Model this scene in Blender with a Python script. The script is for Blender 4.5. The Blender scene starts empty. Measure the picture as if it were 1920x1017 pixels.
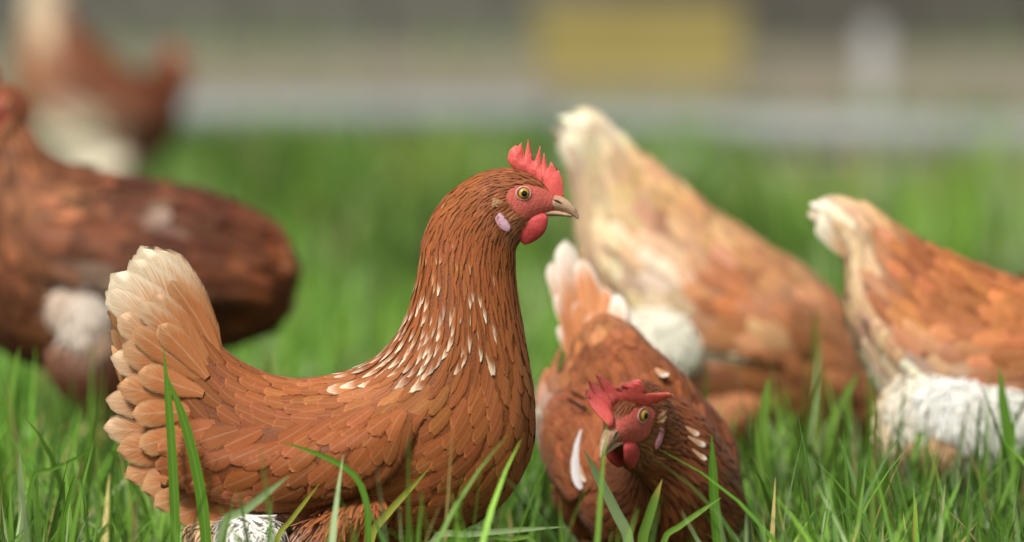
import bpy, bmesh, math, random
import numpy as np
from mathutils import Vector, Matrix

SEED = 7
rng = np.random.default_rng(SEED)
random.seed(SEED)
scene = bpy.context.scene
COL = scene.collection
R = math.radians

# ------------------------------------------------------------------ camera
W, H = 1920.0, 1017.0
F = 15360.0                       # focal length in photo pixels (288 mm on 36 mm)
CAM = np.array([0.0, -8.0, 1.0])
PITCH = math.atan((508.5 + 734.0) / F)
cd = bpy.data.cameras.new('camera')
cam = bpy.data.objects.new('camera', cd)
COL.objects.link(cam)
cam.location = CAM
cam.rotation_euler = (math.pi / 2 - PITCH, 0, 0)
cd.sensor_width = 36.0
cd.lens = 36.0 * F / W
cd.clip_end = 500
cd.dof.use_dof = True
cd.dof.focus_distance = 8.0
cd.dof.aperture_fstop = 2.6
scene.camera = cam

# ------------------------------------------------------------------ light
SUN_ELEV, SUN_AZ = 52.0, 212.0     # azimuth, degrees clockwise from +Y
world = bpy.data.worlds.new('World')
scene.world = world
world.use_nodes = True
nt = world.node_tree
bg = nt.nodes['Background']
sky = nt.nodes.new('ShaderNodeTexSky')
sky.sky_type = 'NISHITA'
sky.sun_disc = False
sky.sun_elevation = R(SUN_ELEV)
sky.sun_rotation = R(SUN_AZ)
sky.air_density = 1.0
sky.dust_density = 3.0
hs = nt.nodes.new('ShaderNodeHueSaturation')
hs.inputs['Saturation'].default_value = 0.08
nt.links.new(sky.outputs[0], hs.inputs['Color'])
nt.links.new(hs.outputs[0], bg.inputs['Color'])
bg.inputs['Strength'].default_value = 0.075
sd = bpy.data.lights.new('sun', 'SUN')
sun = bpy.data.objects.new('sun', sd)
COL.objects.link(sun)
sd.energy = 2.5
sd.angle = R(14)
sd.color = (1.0, 0.965, 0.91)
az, el = R(SUN_AZ), R(SUN_ELEV)
sdir = Vector((math.sin(az) * math.cos(el), math.cos(az) * math.cos(el), math.sin(el)))
sun.rotation_euler = sdir.to_track_quat('Z', 'Y').to_euler()
sun.location = sdir * 30
vs = scene.view_settings
vs.view_transform = 'Standard'
vs.look = 'None'
vs.gamma = 1.0
vs.use_curve_mapping = False
vs.exposure = 0.62
scene.cycles.use_denoising = True
scene.cycles.max_bounces = 6
scene.cycles.transparent_max_bounces = 16


def ground_d(py):                  # world Y of a ground point seen at photo row py
    b = -(py - 508.5) / F
    dirz = b * math.cos(PITCH) - math.sin(PITCH)
    diry = b * math.sin(PITCH) + math.cos(PITCH)
    return CAM[1] + diry * (-CAM[2] / dirz)


def at(px, py, Y):                 # point on the vertical plane y=Y seen at a photo pixel
    a = (px - 960) / F
    b = -(py - 508.5) / F
    d = np.array([a, b * math.sin(PITCH) + math.cos(PITCH), b * math.cos(PITCH) - math.sin(PITCH)])
    t = (Y - CAM[1]) / d[1]
    return CAM + d * t


def proj(p):
    q = np.asarray(p, float) - CAM
    c, s = math.cos(PITCH), math.sin(PITCH)
    depth = q[..., 1] * c - q[..., 2] * s
    up = q[..., 1] * s + q[..., 2] * c
    return 960 + F * q[..., 0] / depth, 508.5 - F * up / depth


# ------------------------------------------------------------------ materials
def new_mat(name):
    m = bpy.data.materials.new(name)
    m.use_nodes = True
    n = m.node_tree.nodes
    return m, m.node_tree, n['Principled BSDF']


def math_node(t, op, a, b=None, clamp=False):
    n = t.nodes.new('ShaderNodeMath')
    n.operation = op
    n.use_clamp = clamp
    for i, v in enumerate((a, b)):
        if v is None:
            continue
        if isinstance(v, (int, float)):
            n.inputs[i].default_value = v
        else:
            t.links.new(v, n.inputs[i])
    return n.outputs[0]


def mix_col(t, fac, a, b, blend='MIX'):
    n = t.nodes.new('ShaderNodeMix')
    n.data_type = 'RGBA'
    n.blend_type = blend
    for i, v in ((0, fac), (6, a), (7, b)):
        if isinstance(v, (int, float)):
            n.inputs[i].default_value = v
        elif isinstance(v, tuple):
            n.inputs[i].default_value = v if len(v) == 4 else (*v, 1)
        else:
            t.links.new(v, n.inputs[i])
    return n.outputs[2]


def noise(t, scale, detail=3, vec=None, rough=0.55):
    n = t.nodes.new('ShaderNodeTexNoise')
    n.inputs['Scale'].default_value = scale
    n.inputs['Detail'].default_value = detail
    n.inputs['Roughness'].default_value = rough
    if vec is not None:
        t.links.new(vec, n.inputs['Vector'])
    return n


def ramp(t, fac, stops):
    n = t.nodes.new('ShaderNodeValToRGB')
    e = n.color_ramp.elements
    while len(e) < len(stops):
        e.new(0.5)
    for el_, (p, c) in zip(e, stops):
        el_.position = p
        el_.color = c if len(c) == 4 else (*c, 1)
    t.links.new(fac, n.inputs[0])
    return n.outputs[0]


def bump(t, bsdf, h, strength, dist=0.001):
    b = t.nodes.new('ShaderNodeBump')
    b.inputs['Strength'].default_value = strength
    b.inputs['Distance'].default_value = dist
    t.links.new(h, b.inputs['Height'])
    t.links.new(b.outputs[0], bsdf.inputs['Normal'])


def feather_material():
    m, t, b = new_mat('feather')
    uv = t.nodes.new('ShaderNodeUVMap')
    sep = t.nodes.new('ShaderNodeSeparateXYZ')
    t.links.new(uv.outputs[0], sep.inputs[0])
    u = math_node(t, 'FRACT', sep.outputs[0])
    v = math_node(t, 'FRACT', sep.outputs[1])
    seed = math_node(t, 'FLOOR', sep.outputs[0])
    ac = math_node(t, 'MULTIPLY', math_node(t, 'ABSOLUTE', math_node(t, 'SUBTRACT', u, 0.5)), 2.0)
    base = t.nodes.new('ShaderNodeAttribute'); base.attribute_name = 'fcol'
    tip = t.nodes.new('ShaderNodeAttribute'); tip.attribute_name = 'ftip'
    comb = t.nodes.new('ShaderNodeCombineXYZ')
    barb = math_node(t, 'SUBTRACT', math_node(t, 'MULTIPLY', v, 34.0), math_node(t, 'MULTIPLY', ac, 13.0))
    t.links.new(barb, comb.inputs[0])
    t.links.new(math_node(t, 'MULTIPLY', ac, 1.6), comb.inputs[1])
    t.links.new(math_node(t, 'MULTIPLY', seed, 7.31), comb.inputs[2])
    nb = noise(t, 1.0, 2, comb.outputs[0])
    # tip / rim tint: reaches further along the edges than along the shaft
    reach = math_node(t, 'ADD', v, math_node(t, 'MULTIPLY', math_node(t, 'POWER', ac, 4.0), 0.26))
    reach = math_node(t, 'ADD', reach, math_node(t, 'MULTIPLY', math_node(t, 'SUBTRACT', nb.outputs[0], 0.5), 0.22))
    mr = t.nodes.new('ShaderNodeMapRange')
    mr.interpolation_type = 'SMOOTHSTEP'
    t.links.new(reach, mr.inputs['Value'])
    t.links.new(math_node(t, 'SUBTRACT', 1.02, tip.outputs['Alpha']), mr.inputs['From Min'])
    t.links.new(math_node(t, 'SUBTRACT', 1.22, math_node(t, 'MULTIPLY', tip.outputs['Alpha'], 0.55)), mr.inputs['From Max'])
    c = mix_col(t, mr.outputs[0], base.outputs['Color'], tip.outputs['Color'])
    # barbs
    c = mix_col(t, 1.0, c, ramp(t, nb.outputs[0], [(0.3, (0.84, 0.83, 0.82)), (0.7, (1.12, 1.11, 1.09))]), 'MULTIPLY')
    # shaft
    sh = math_node(t, 'MULTIPLY', math_node(t, 'LESS_THAN', ac, 0.085), base.outputs['Alpha'])
    c = mix_col(t, math_node(t, 'MULTIPLY', sh, 0.3), c, mix_col(t, 0.35, c, (0.95, 0.75, 0.55)))
    c = mix_col(t, 1.0, c, (1, 1, 1), 'MULTIPLY')
    t.links.new(c, b.inputs['Base Color'])
    b.inputs['Roughness'].default_value = 0.62
    b.inputs['Specular IOR Level'].default_value = 0.13
    b.inputs['Sheen Weight'].default_value = 0.03
    b.inputs['Sheen Roughness'].default_value = 0.5
    bump(t, b, nb.outputs[0], 0.2, 0.0004)
    # loose barbs: the vane thins out towards its edge and tip
    tipd = math_node(t, 'DIVIDE', math_node(t, 'SUBTRACT', v, 0.84), 0.16, True)
    edge = math_node(t, 'MAXIMUM', ac, tipd)
    edge = math_node(t, 'ADD', edge, math_node(t, 'MULTIPLY', math_node(t, 'SUBTRACT', nb.outputs[0], 0.5), 0.55))
    fr = t.nodes.new('ShaderNodeMapRange')
    fr.interpolation_type = 'SMOOTHSTEP'
    t.links.new(edge, fr.inputs['Value'])
    fr.inputs['From Min'].default_value = 0.72
    fr.inputs['From Max'].default_value = 1.14
    fr.inputs['To Min'].default_value = 1.0
    fr.inputs['To Max'].default_value = 0.0
    t.links.new(fr.outputs[0], b.inputs['Alpha'])
    return m


def body_material():
    m, t, b = new_mat('skin_and_down')
    at_ = t.nodes.new('ShaderNodeAttribute'); at_.attribute_name = 'fcol'
    tc = t.nodes.new('ShaderNodeTexCoord')
    n1 = noise(t, 420, 3, tc.outputs['Object'])
    c = mix_col(t, 1.0, at_.outputs['Color'], ramp(t, n1.outputs[0], [(0.3, (0.78, 0.74, 0.72)), (0.7, (1.12, 1.1, 1.08))]), 'MULTIPLY')
    t.links.new(c, b.inputs['Base Color'])
    b.inputs['Roughness'].default_value = 0.6
    b.inputs['Specular IOR Level'].default_value = 0.25
    vo = t.nodes.new('ShaderNodeTexVoronoi')
    vo.feature = 'DISTANCE_TO_EDGE'
    vo.inputs['Scale'].default_value = 260
    t.links.new(tc.outputs['Object'], vo.inputs['Vector'])
    hh_ = math_node(t, 'ADD', n1.outputs[0], math_node(t, 'MULTIPLY', vo.outputs['Distance'], 0.5))
    bump(t, b, hh_, 0.6, 0.001)
    return m


def skin_material(name, c1, c2, scale=500, rough=0.5, bumps=0.6, sss=0.15):
    m, t, b = new_mat(name)
    tc = t.nodes.new('ShaderNodeTexCoord')
    n1 = noise(t, scale, 3, tc.outputs['Object'])
    n2 = noise(t, scale * 0.12, 2, tc.outputs['Object'])
    f = math_node(t, 'ADD', math_node(t, 'MULTIPLY', n1.outputs[0], 0.5), math_node(t, 'MULTIPLY', n2.outputs[0], 0.5))
    t.links.new(ramp(t, f, [(0.36, c1), (0.62, c2)]), b.inputs['Base Color'])
    b.inputs['Roughness'].default_value = rough
    b.inputs['Specular IOR Level'].default_value = 0.35
    if sss:
        b.inputs['Subsurface Weight'].default_value = sss
        b.inputs['Subsurface Radius'].default_value = (0.004, 0.0015, 0.001)
        b.inputs['Subsurface Scale'].default_value = 1.0
    bump(t, b, n1.outputs[0], bumps, 0.0007)
    return m


def plain_material(name, c, rough=0.5, spec=0.4):
    m, t, b = new_mat(name)
    b.inputs['Base Color'].default_value = (*c, 1)
    b.inputs['Roughness'].default_value = rough
    b.inputs['Specular IOR Level'].default_value = spec
    return m


def grass_material():
    m, t, b = new_mat('grass_blade')
    a = t.nodes.new('ShaderNodeAttribute'); a.attribute_name = 'fcol'
    uv = t.nodes.new('ShaderNodeUVMap')
    sep = t.nodes.new('ShaderNodeSeparateXYZ')
    t.links.new(uv.outputs[0], sep.inputs[0])
    u = sep.outputs[0]
    rib = math_node(t, 'ABSOLUTE', math_node(t, 'SUBTRACT', u, 0.5))
    mid = math_node(t, 'LESS_THAN', rib, 0.06)
    wv = math_node(t, 'SINE', math_node(t, 'MULTIPLY', u, 46.0))
    sh = math_node(t, 'ADD', 1.0, math_node(t, 'MULTIPLY', wv, 0.07))
    cmb = t.nodes.new('ShaderNodeCombineXYZ')
    for i in range(3):
        t.links.new(sh, cmb.inputs[i])
    c = mix_col(t, 1.0, a.outputs['Color'], cmb.outputs[0], 'MULTIPLY')
    c = mix_col(t, math_node(t, 'MULTIPLY', mid, 0.25), c, (0.35, 0.45, 0.18))
    t.links.new(c, b.inputs['Base Color'])
    b.inputs['Roughness'].default_value = 0.5
    b.inputs['Specular IOR Level'].default_value = 0.22
    tr = t.nodes.new('ShaderNodeBsdfTranslucent')
    t.links.new(c, tr.inputs['Color'])
    mx = t.nodes.new('ShaderNodeMixShader')
    mx.inputs[0].default_value = 0.32
    out = t.nodes['Material Output']
    t.links.new(b.outputs[0], mx.inputs[1])
    t.links.new(tr.outputs[0], mx.inputs[2])
    t.links.new(mx.outputs[0], out.inputs['Surface'])
    return m


def ground_material(name, stops, scale, detail=5, rough=0.9, bs=0.6, bd=0.01):
    m, t, b = new_mat(name)
    tc = t.nodes.new('ShaderNodeTexCoord')
    n1 = noise(t, scale, detail, tc.outputs['Object'])
    n2 = noise(t, scale * 9, detail, tc.outputs['Object'])
    f = math_node(t, 'ADD', math_node(t, 'MULTIPLY', n1.outputs[0], 0.65), math_node(t, 'MULTIPLY', n2.outputs[0], 0.35))
    t.links.new(ramp(t, f, stops), b.inputs['Base Color'])
    b.inputs['Roughness'].default_value = rough
    bump(t, b, n2.outputs[0], bs, bd)
    return m


M_FEATHER = feather_material()
M_BODY = body_material()
M_COMB = skin_material('comb_skin', (0.70, 0.085, 0.075), (0.86, 0.17, 0.145), 650, 0.5, 0.7, 0.2)
M_WATTLE = skin_material('wattle_skin', (0.46, 0.04, 0.042), (0.66, 0.09, 0.085), 700, 0.5, 0.8, 0.2)
M_LOBE = skin_material('earlobe_skin', (0.70, 0.17, 0.22), (0.66, 0.46, 0.55), 330, 0.5, 0.5, 0.2)
M_LID = skin_material('eyelid_skin', (0.50, 0.2, 0.155), (0.64, 0.36, 0.28), 900, 0.5, 0.5, 0.1)
M_BEAK = skin_material('beak_horn', (0.36, 0.19, 0.11), (0.60, 0.40, 0.26), 260, 0.38, 0.3, 0.0)
M_NOSTRIL = plain_material('nostril_dark', (0.05, 0.02, 0.015), 0.7)
M_IRIS = skin_material('iris', (0.42, 0.20, 0.02), (0.62, 0.36, 0.06), 900, 0.2, 0.1, 0)
M_PUPIL = plain_material('pupil', (0.004, 0.004, 0.004), 0.06, 0.6)
M_EYE = plain_material('eye_rim', (0.10, 0.055, 0.03), 0.2, 0.5)
M_LEG = skin_material('leg_scales', (0.42, 0.25, 0.09), (0.62, 0.42, 0.17), 420, 0.5, 0.8, 0)
M_GRASS = grass_material()


# ------------------------------------------------------------------ mesh helpers
def mesh_obj(name, verts, faces, mat, parent=None, smooth=True, uvs=None, cols=None, tips=None):
    me = bpy.data.meshes.new(name)
    verts = np.asarray(verts, dtype=np.float32)
    if isinstance(faces, np.ndarray) and faces.ndim == 2:
        nf, k = faces.shape
        me.vertices.add(len(verts))
        me.vertices.foreach_set('co', verts.ravel())
        me.loops.add(nf * k)
        me.loops.foreach_set('vertex_index', faces.astype(np.int32).ravel())
        me.polygons.add(nf)
        me.polygons.foreach_set('loop_start', np.arange(0, nf * k, k, dtype=np.int32))
        me.update(calc_edges=True)
    else:
        me.from_pydata([tuple(map(float, v)) for v in verts], [], [tuple(map(int, f)) for f in faces])
    if smooth:
        me.polygons.foreach_set('use_smooth', np.ones(len(me.polygons), dtype=bool))
    li = None
    if uvs is not None:
        li = np.empty(len(me.loops), dtype=np.int32)
        me.loops.foreach_get('vertex_index', li)
        lay = me.uv_layers.new(name='UVMap')
        lay.data.foreach_set('uv', np.asarray(uvs, dtype=np.float32)[li].ravel())
    for nm, arr in (('fcol', cols), ('ftip', tips)):
        if arr is not None:
            at_ = me.attributes.new(nm, 'FLOAT_COLOR', 'POINT')
            arr = np.asarray(arr, dtype=np.float32)
            if arr.shape[1] == 3:
                arr = np.hstack([arr, np.ones((len(arr), 1), np.float32)])
            at_.data.foreach_set('color', np.ascontiguousarray(arr).ravel())
    me.materials.append(mat)
    o = bpy.data.objects.new(name, me)
    COL.objects.link(o)
    if parent is not None:
        o.parent = parent
    return o


def tag(o, label=None, cat=None, group=None, kind=None):
    for k, v in (('label', label), ('category', cat), ('group', group), ('kind', kind)):
        if v:
            o[k] = v
    return o


def empty(name, loc, rz=0.0):
    o = bpy.data.objects.new(name, None)
    o.empty_display_size = 0.05
    COL.objects.link(o)
    o.location = loc
    o.rotation_euler = (0, 0, rz)
    return o


def catmull(A, n):
    """A (k, m) control rows -> n rows, centripetal-ish uniform in chord length of the first 3 columns."""
    A = np.asarray(A, float)
    d = np.linalg.norm(np.diff(A[:, :3], axis=0), axis=1) + 1e-6
    # mix chord with uniform so that bends keep their rings
    d = 0.6 * d / d.sum() + 0.4 / len(d)
    s = np.concatenate([[0], np.cumsum(d)])
    s /= s[-1]
    x = np.linspace(0, 1, n)
    k = len(A)
    m = np.zeros_like(A)
    for i in range(k):
        if i == 0:
            m[i] = (A[1] - A[0]) / (s[1] - s[0])
        elif i == k - 1:
            m[i] = (A[-1] - A[-2]) / (s[-1] - s[-2])
        else:
            m[i] = (A[i + 1] - A[i - 1]) / (s[i + 1] - s[i - 1])
    j = np.clip(np.searchsorted(s, x, side='right') - 1, 0, k - 2)
    h = (s[j + 1] - s[j])[:, None]
    t = ((x - s[j]) / (s[j + 1] - s[j]))[:, None]
    return ((2 * t**3 - 3 * t**2 + 1) * A[j] + (t**3 - 2 * t**2 + t) * h * m[j]
            + (-2 * t**3 + 3 * t**2) * A[j + 1] + (t**3 - t**2) * h * m[j + 1]), s


class Surf:
    def __init__(self, P, closed):
        self.P = P
        self.closed = closed
        self.nu, self.nv = P.shape[0] - 1, P.shape[1] - 1
        if closed:
            Pv = (np.roll(P[:, :-1], -1, 1) - np.roll(P[:, :-1], 1, 1)) * (self.nv / 2)
            Pv = np.concatenate([Pv, Pv[:, :1]], 1)
        else:
            Pv = np.gradient(P, axis=1) * self.nv
        Pu = np.gradient(P, axis=0) * self.nu
        self.Pu, self.Pv = Pu, Pv
        N = np.cross(Pu, Pv)
        N /= np.linalg.norm(N, axis=2, keepdims=True) + 1e-12
        self.N = N

    def flip(self):
        self.N = -self.N

    def samp(self, G, u, v):
        x = np.clip(u, 0, 1) * self.nu
        y = (v % 1.0 if self.closed else np.clip(v, 0, 1)) * self.nv
        i = np.minimum(x.astype(int), self.nu - 1)
        j = np.minimum(y.astype(int), self.nv - 1)
        fx, fy = (x - i)[..., None], (y - j)[..., None]
        return (G[i, j] * (1 - fx) * (1 - fy) + G[i + 1, j] * fx * (1 - fy)
                + G[i, j + 1] * (1 - fx) * fy + G[i + 1, j + 1] * fx * fy)

    def pos(self, u, v):
        uc = np.clip(u, 0, 1)
        p = self.samp(self.P, uc, v) + (u - uc)[..., None] * self.samp(self.Pu, uc, v)
        if not self.closed:
            vc = np.clip(v, 0, 1)
            p = p + (v - vc)[..., None] * self.samp(self.Pv, uc, v)
        return p


def grid_faces(nu, nv):
    i, j = np.meshgrid(np.arange(nu), np.arange(nv), indexing='ij')
    a = i * (nv + 1) + j
    return np.stack([a, a + 1, a + nv + 2, a + nv + 1], -1).reshape(-1, 4)


def loft_points(rows, nu, nv):
    """rows: C(3) U(3) S(3) k -> P (nu+1, nv+1, 3); v=0 top, v=0.25 side +S, 0.5 bottom."""
    A, s = catmull(np.asarray(rows, float), nu + 1)
    ph = np.linspace(0, 2 * math.pi, nv + 1)
    c, sn = np.cos(ph)[None, :, None], np.sin(ph)[None, :, None]
    C, U, S, k = A[:, None, 0:3], A[:, None, 3:6], A[:, None, 6:9], A[:, None, 9:10]
    return C + U * c + S * sn * (1 - k * c), s


def closed_loft(name, P, mat, parent, cols=None, smooth=True):
    """ring grid with its seam welded and both ends capped: one watertight mesh."""
    nu, nv = P.shape[0] - 1, P.shape[1] - 1
    V = P[:, :-1].reshape(-1, 3)
    i, j = np.meshgrid(np.arange(nu), np.arange(nv), indexing='ij')
    a = i * nv + j
    b = i * nv + (j + 1) % nv
    Fq = np.stack([a, b, b + nv, a + nv], -1).reshape(-1, 4).tolist()
    c0, c1 = len(V), len(V) + 1
    V = np.vstack([V, P[0, :-1].mean(0), P[-1, :-1].mean(0)])
    for q in range(nv):
        Fq.append((c0, (q + 1) % nv, q))
        Fq.append((c1, nu * nv + q, nu * nv + (q + 1) % nv))
    if cols is not None:
        cols = np.vstack([cols[:, :-1].reshape(-1, cols.shape[-1]), cols[0, :1], cols[-1, :1]])
    o = mesh_obj(name, V, Fq, mat, parent, smooth, cols=cols)
    bm = bmesh.new(); bm.from_mesh(o.data)
    bmesh.ops.recalc_face_normals(bm, faces=bm.faces)
    bm.to_mesh(o.data); bm.free()
    return o


# ------------------------------------------------------------------ feathers
NC, NR = 5, 7
FA = np.array([-1, -0.55, 0, 0.55, 1.0])
FS = np.array([0, 0.3, 0.58, 0.76, 0.89, 0.965, 1.0])
FF = grid_faces(NR - 1, NC - 1)

PROF = {'round': np.array([0.5, 0.88, 1.0, 0.93, 0.72, 0.43, 0.14]),
        'hackle': np.array([0.5, 0.92, 0.95, 0.72, 0.44, 0.2, 0.04]),
        'fluff': np.array([0.5, 0.8, 1.0, 0.95, 0.7, 0.4, 0.1])}


def scatter(surf, spacing_fn, mask_fn, over=7, seed=1):
    """blue-noise points on a surface; spacing_fn(p)->radius, mask_fn(u,v,p)->bool."""
    g = np.random.default_rng(seed)
    P = surf.P
    a = P[1:, :-1] - P[:-1, :-1]
    b = P[:-1, 1:] - P[:-1, :-1]
    area = np.linalg.norm(np.cross(a, b), axis=2)
    cen = (P[1:, :-1] + P[:-1, 1:]) / 2
    r = spacing_fn(cen.reshape(-1, 3)).reshape(area.shape)
    w = (area / r**2).ravel()
    n = int(w.sum() * over)
    idx = g.choice(len(w), n, p=w / w.sum())
    u = (idx // area.shape[1] + g.random(n)) / surf.nu
    v = (idx % area.shape[1] + g.random(n)) / surf.nv
    p = surf.pos(u, v)
    keep = mask_fn(u, v, p)
    u, v, p = u[keep], v[keep], p[keep]
    r = spacing_fn(p)
    cell = float(r.max()) if len(r) else 1
    # bucket the radii so that tiny feathers do not search huge cells
    order = np.arange(len(u))
    out = []
    cells = {}
    cs = max(cell * 0.5, 0.004)
    pl = p.tolist(); rl = r.tolist()
    for i in order:
        x, y, z = pl[i]
        ri = rl[i]
        k = max(1, math.ceil(ri / cs))
        cx, cy, cz = int(x // cs), int(y // cs), int(z // cs)
        ok = True
        r2 = ri * ri
        for dx in range(-k, k + 1):
            for dy in range(-k, k + 1):
                for dz in range(-k, k + 1):
                    for q in cells.get((cx + dx, cy + dy, cz + dz), ()):
                        if (q[0] - x)**2 + (q[1] - y)**2 + (q[2] - z)**2 < r2:
                            ok = False
                            break
                    if not ok: break
                if not ok: break
            if not ok: break
        if ok:
            cells.setdefault((cx, cy, cz), []).append((x, y, z))
            out.append(i)
    out = np.array(out, int)
    return u[out], v[out], p[out]


def feather_batch(surf, u, v, p, w, L, prof, base, tip, sgn=-1, jit=0.12, lift=0.07, h0=0.001, arch=0.026, seed=2, skew=None, wild=0.0, roll=0.022):
    """vertices of feathers that lie on the surface, rooted at (u,v) and pointing along sgn*u."""
    g = np.random.default_rng(seed)
    n = len(u)
    Lu = np.linalg.norm(surf.samp(surf.Pu, u, v), axis=1) + 1e-6
    Lv = np.linalg.norm(surf.samp(surf.Pv, u, v), axis=1) + 1e-6
    ang = g.normal(0, jit, n)
    if skew is not None:
        ang = ang + skew
    ca, sa = np.cos(ang)[:, None, None], np.sin(ang)[:, None, None]
    S = FS[None, :, None]
    A = FA[None, None, :]
    al = L[:, None, None] * S * np.ones_like(A)
    pr = prof if prof.ndim == 2 else np.broadcast_to(prof, (n, NR))
    ax = (w[:, None, None] / 2) * pr[:, :, None] * A
    fray = g.normal(0, 0.05, (n, NR, NC)) * w[:, None, None] * (np.abs(A) > 0.9) * (S > 0.3)
    ax = ax + fray
    al = al - (w[:, None, None] * 0.05) * (A**2) * S + g.normal(0, 0.02, (n, NR, NC)) * L[:, None, None] * (S > 0.9)
    da = al * ca - ax * sa
    dc = al * sa + ax * ca
    uu = u[:, None, None] + sgn * da / Lu[:, None, None]
    Lvm = np.maximum(Lv, 0.02)
    vv = v[:, None, None] + dc / Lvm[:, None, None]
    lf = lift * (0.7 + 0.6 * g.random(n)) * np.where(g.random(n) < 0.06, 2.4, 1.0)
    h = h0 + lf[:, None, None] * al * (1 + wild * 2 * g.random(n)[:, None, None]) - arch * w[:, None, None] * (A**2) * pr[:, :, None]
    h = h + roll * ax + g.normal(0, 0.0002, n)[:, None, None]
    pos = surf.pos(uu, vv) + surf.samp(surf.N, np.clip(uu, 0, 1), vv) * h[..., None]
    V = pos.reshape(n, NR * NC, 3)
    UV = np.empty((n, NR, NC, 2))
    UV[..., 0] = (A + 1) / 2 * 0.998 + 0.001 + g.integers(0, 900, n)[:, None, None]
    UV[..., 1] = 0.01 + 0.98 * S
    return dict(V=V, UV=UV.reshape(n, NR * NC, 2), base=base, tip=tip, w=w, L=L, root=p)


def build_feathers(batches, parent, name, n_single=0, vis=None, single_name='feather'):
    """the largest feathers that face the camera as objects of their own, the rest joined."""
    V = np.concatenate([b['V'] for b in batches])
    UV = np.concatenate([b['UV'] for b in batches])
    base = np.concatenate([b['base'] for b in batches])
    tip = np.concatenate([b['tip'] for b in batches])
    size = np.concatenate([b['w'] * b['L'] for b in batches])
    n = len(V)
    K = NR * NC
    single = np.zeros(n, bool)
    if n_single:
        score = size.copy()
        mid = V[:, 22]
        nrm = np.cross(V[:, 24] - V[:, 20], V[:, 27] - V[:, 17])
        if vis is not None:
            score = np.where(vis(mid, nrm), score, -1)
        idx = np.argsort(-score)[:n_single]
        idx = idx[score[idx] > 0]
        single[idx] = True
        for i in idx:
            o = mesh_obj(single_name, V[i], FF, M_FEATHER, parent, True, UV[i],
                         np.repeat(base[i:i + 1], K, 0), np.repeat(tip[i:i + 1], K, 0))
    rest = ~single
    m = int(rest.sum())
    if m:
        faces = (FF[None] + (np.arange(m) * K)[:, None, None]).reshape(-1, 4)
        o = mesh_obj(name, V[rest].reshape(-1, 3), faces, M_FEATHER, parent, True, UV[rest].reshape(-1, 2),
                     np.repeat(base[rest], K, 0), np.repeat(tip[rest], K, 0))
        o['kind'] = 'stuff'
    return n


def flat_feather(name, root, tip_, width, normal, bend, parent, base, tipc, curl=0.0, g=random):
    """one long feather (tail, loose) from root to tip: broad, rounded, gently bent."""
    root, tip_, normal = (np.asarray(q, float) for q in (root, tip_, normal))
    d = tip_ - root
    L = np.linalg.norm(d)
    d /= L
    normal = normal - d * normal.dot(d)
    normal /= np.linalg.norm(normal)
    side = np.cross(d, normal)
    pr = np.array([0.3, 0.72, 0.96, 1.0, 0.88, 0.6, 0.22])
    V = []
    for j, s in enumerate(FS):
        for a in FA:
            q = root + d * (L * s - 0.10 * width * a * a * s) + side * (a * width / 2 * pr[j]) \
                + side * (bend * L * math.sin(math.pi * s)) \
                + normal * (-0.07 * width * a * a * pr[j] + curl * L * s * s)
            if abs(a) > 0.9 and s > 0.3:
                q = q + side * g.gauss(0, 0.02) * width
            V.append(q)
    K = NR * NC
    uv = np.array([[(a + 1) / 2 * 0.998 + 0.001, 0.01 + 0.98 * s] for s in FS for a in FA])
    uv[:, 0] += g.randint(0, 900)
    return mesh_obj(name, V, FF, M_FEATHER, parent, True, uv, np.repeat([base], K, 0), np.repeat([tipc], K, 0))


# ------------------------------------------------------------------ head
HS = 1 / 1920.0


def hl(px, py, y=0.0):             # head-local metres from the side view of the front hen
    return np.array([(px - 960) * HS, y, (380 - py) * HS])


def px_rows(tab, f=hl):
    rows = []
    for tx, ty, bx, by, w in tab:
        t, b = f(tx, ty), f(bx, by)
        rows.append(np.concatenate([(t + b) / 2, (t - b) / 2, [0, w * HS, 0], [0.0]]))
    return rows


HEAD_TAB = [(868, 341, 966, 466, 49), (906, 321, 974, 449, 46), (948, 313, 985, 433, 41), (984, 320, 1001, 416, 34),
            (1012, 336, 1016, 405, 26), (1032, 354, 1029, 398, 18), (1042, 364, 1038, 393, 13)]
FACE = np.array([(948, 360), (957, 347), (976, 341), (996, 340), (1010, 345), (1024, 352), (1050, 358), (1050, 398), (1018, 398),
                 (1003, 402), (985, 404), (970, 394), (957, 376)], float)
LOBE = np.array([(922, 384), (936, 384), (958, 418), (960, 432), (948, 434), (932, 412)], float)
COMB = [(1205, 545), (1204, 470), (1192, 405), (1167, 350), (1152, 366), (1134, 364), (1110, 283), (1092, 342), (1080, 340),
        (1058, 232), (1040, 325), (1034, 300), (1030, 180), (988, 292), (970, 290), (937, 130), (914, 250), (905, 235),
        (885, 158), (862, 188), (843, 177), (800, 215), (782, 262), (800, 305), (850, 345), (920, 362), (990, 400),
        (1035, 460), (1060, 520), (1110, 575), (1180, 580)]


def in_poly(px, py, poly):
    inside = np.zeros(px.shape, bool)
    n = len(poly)
    for i in range(n):
        x1, y1 = poly[i]
        x2, y2 = poly[(i + 1) % n]
        c = ((y1 > py) != (y2 > py)) & (px < (x2 - x1) * (py - y1) / (y2 - y1 + 1e-9) + x1)
        inside ^= c
    return inside


def xf(rows_or_pts, Rm, o):
    return np.asarray(rows_or_pts) @ np.asarray(Rm).T + o


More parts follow.
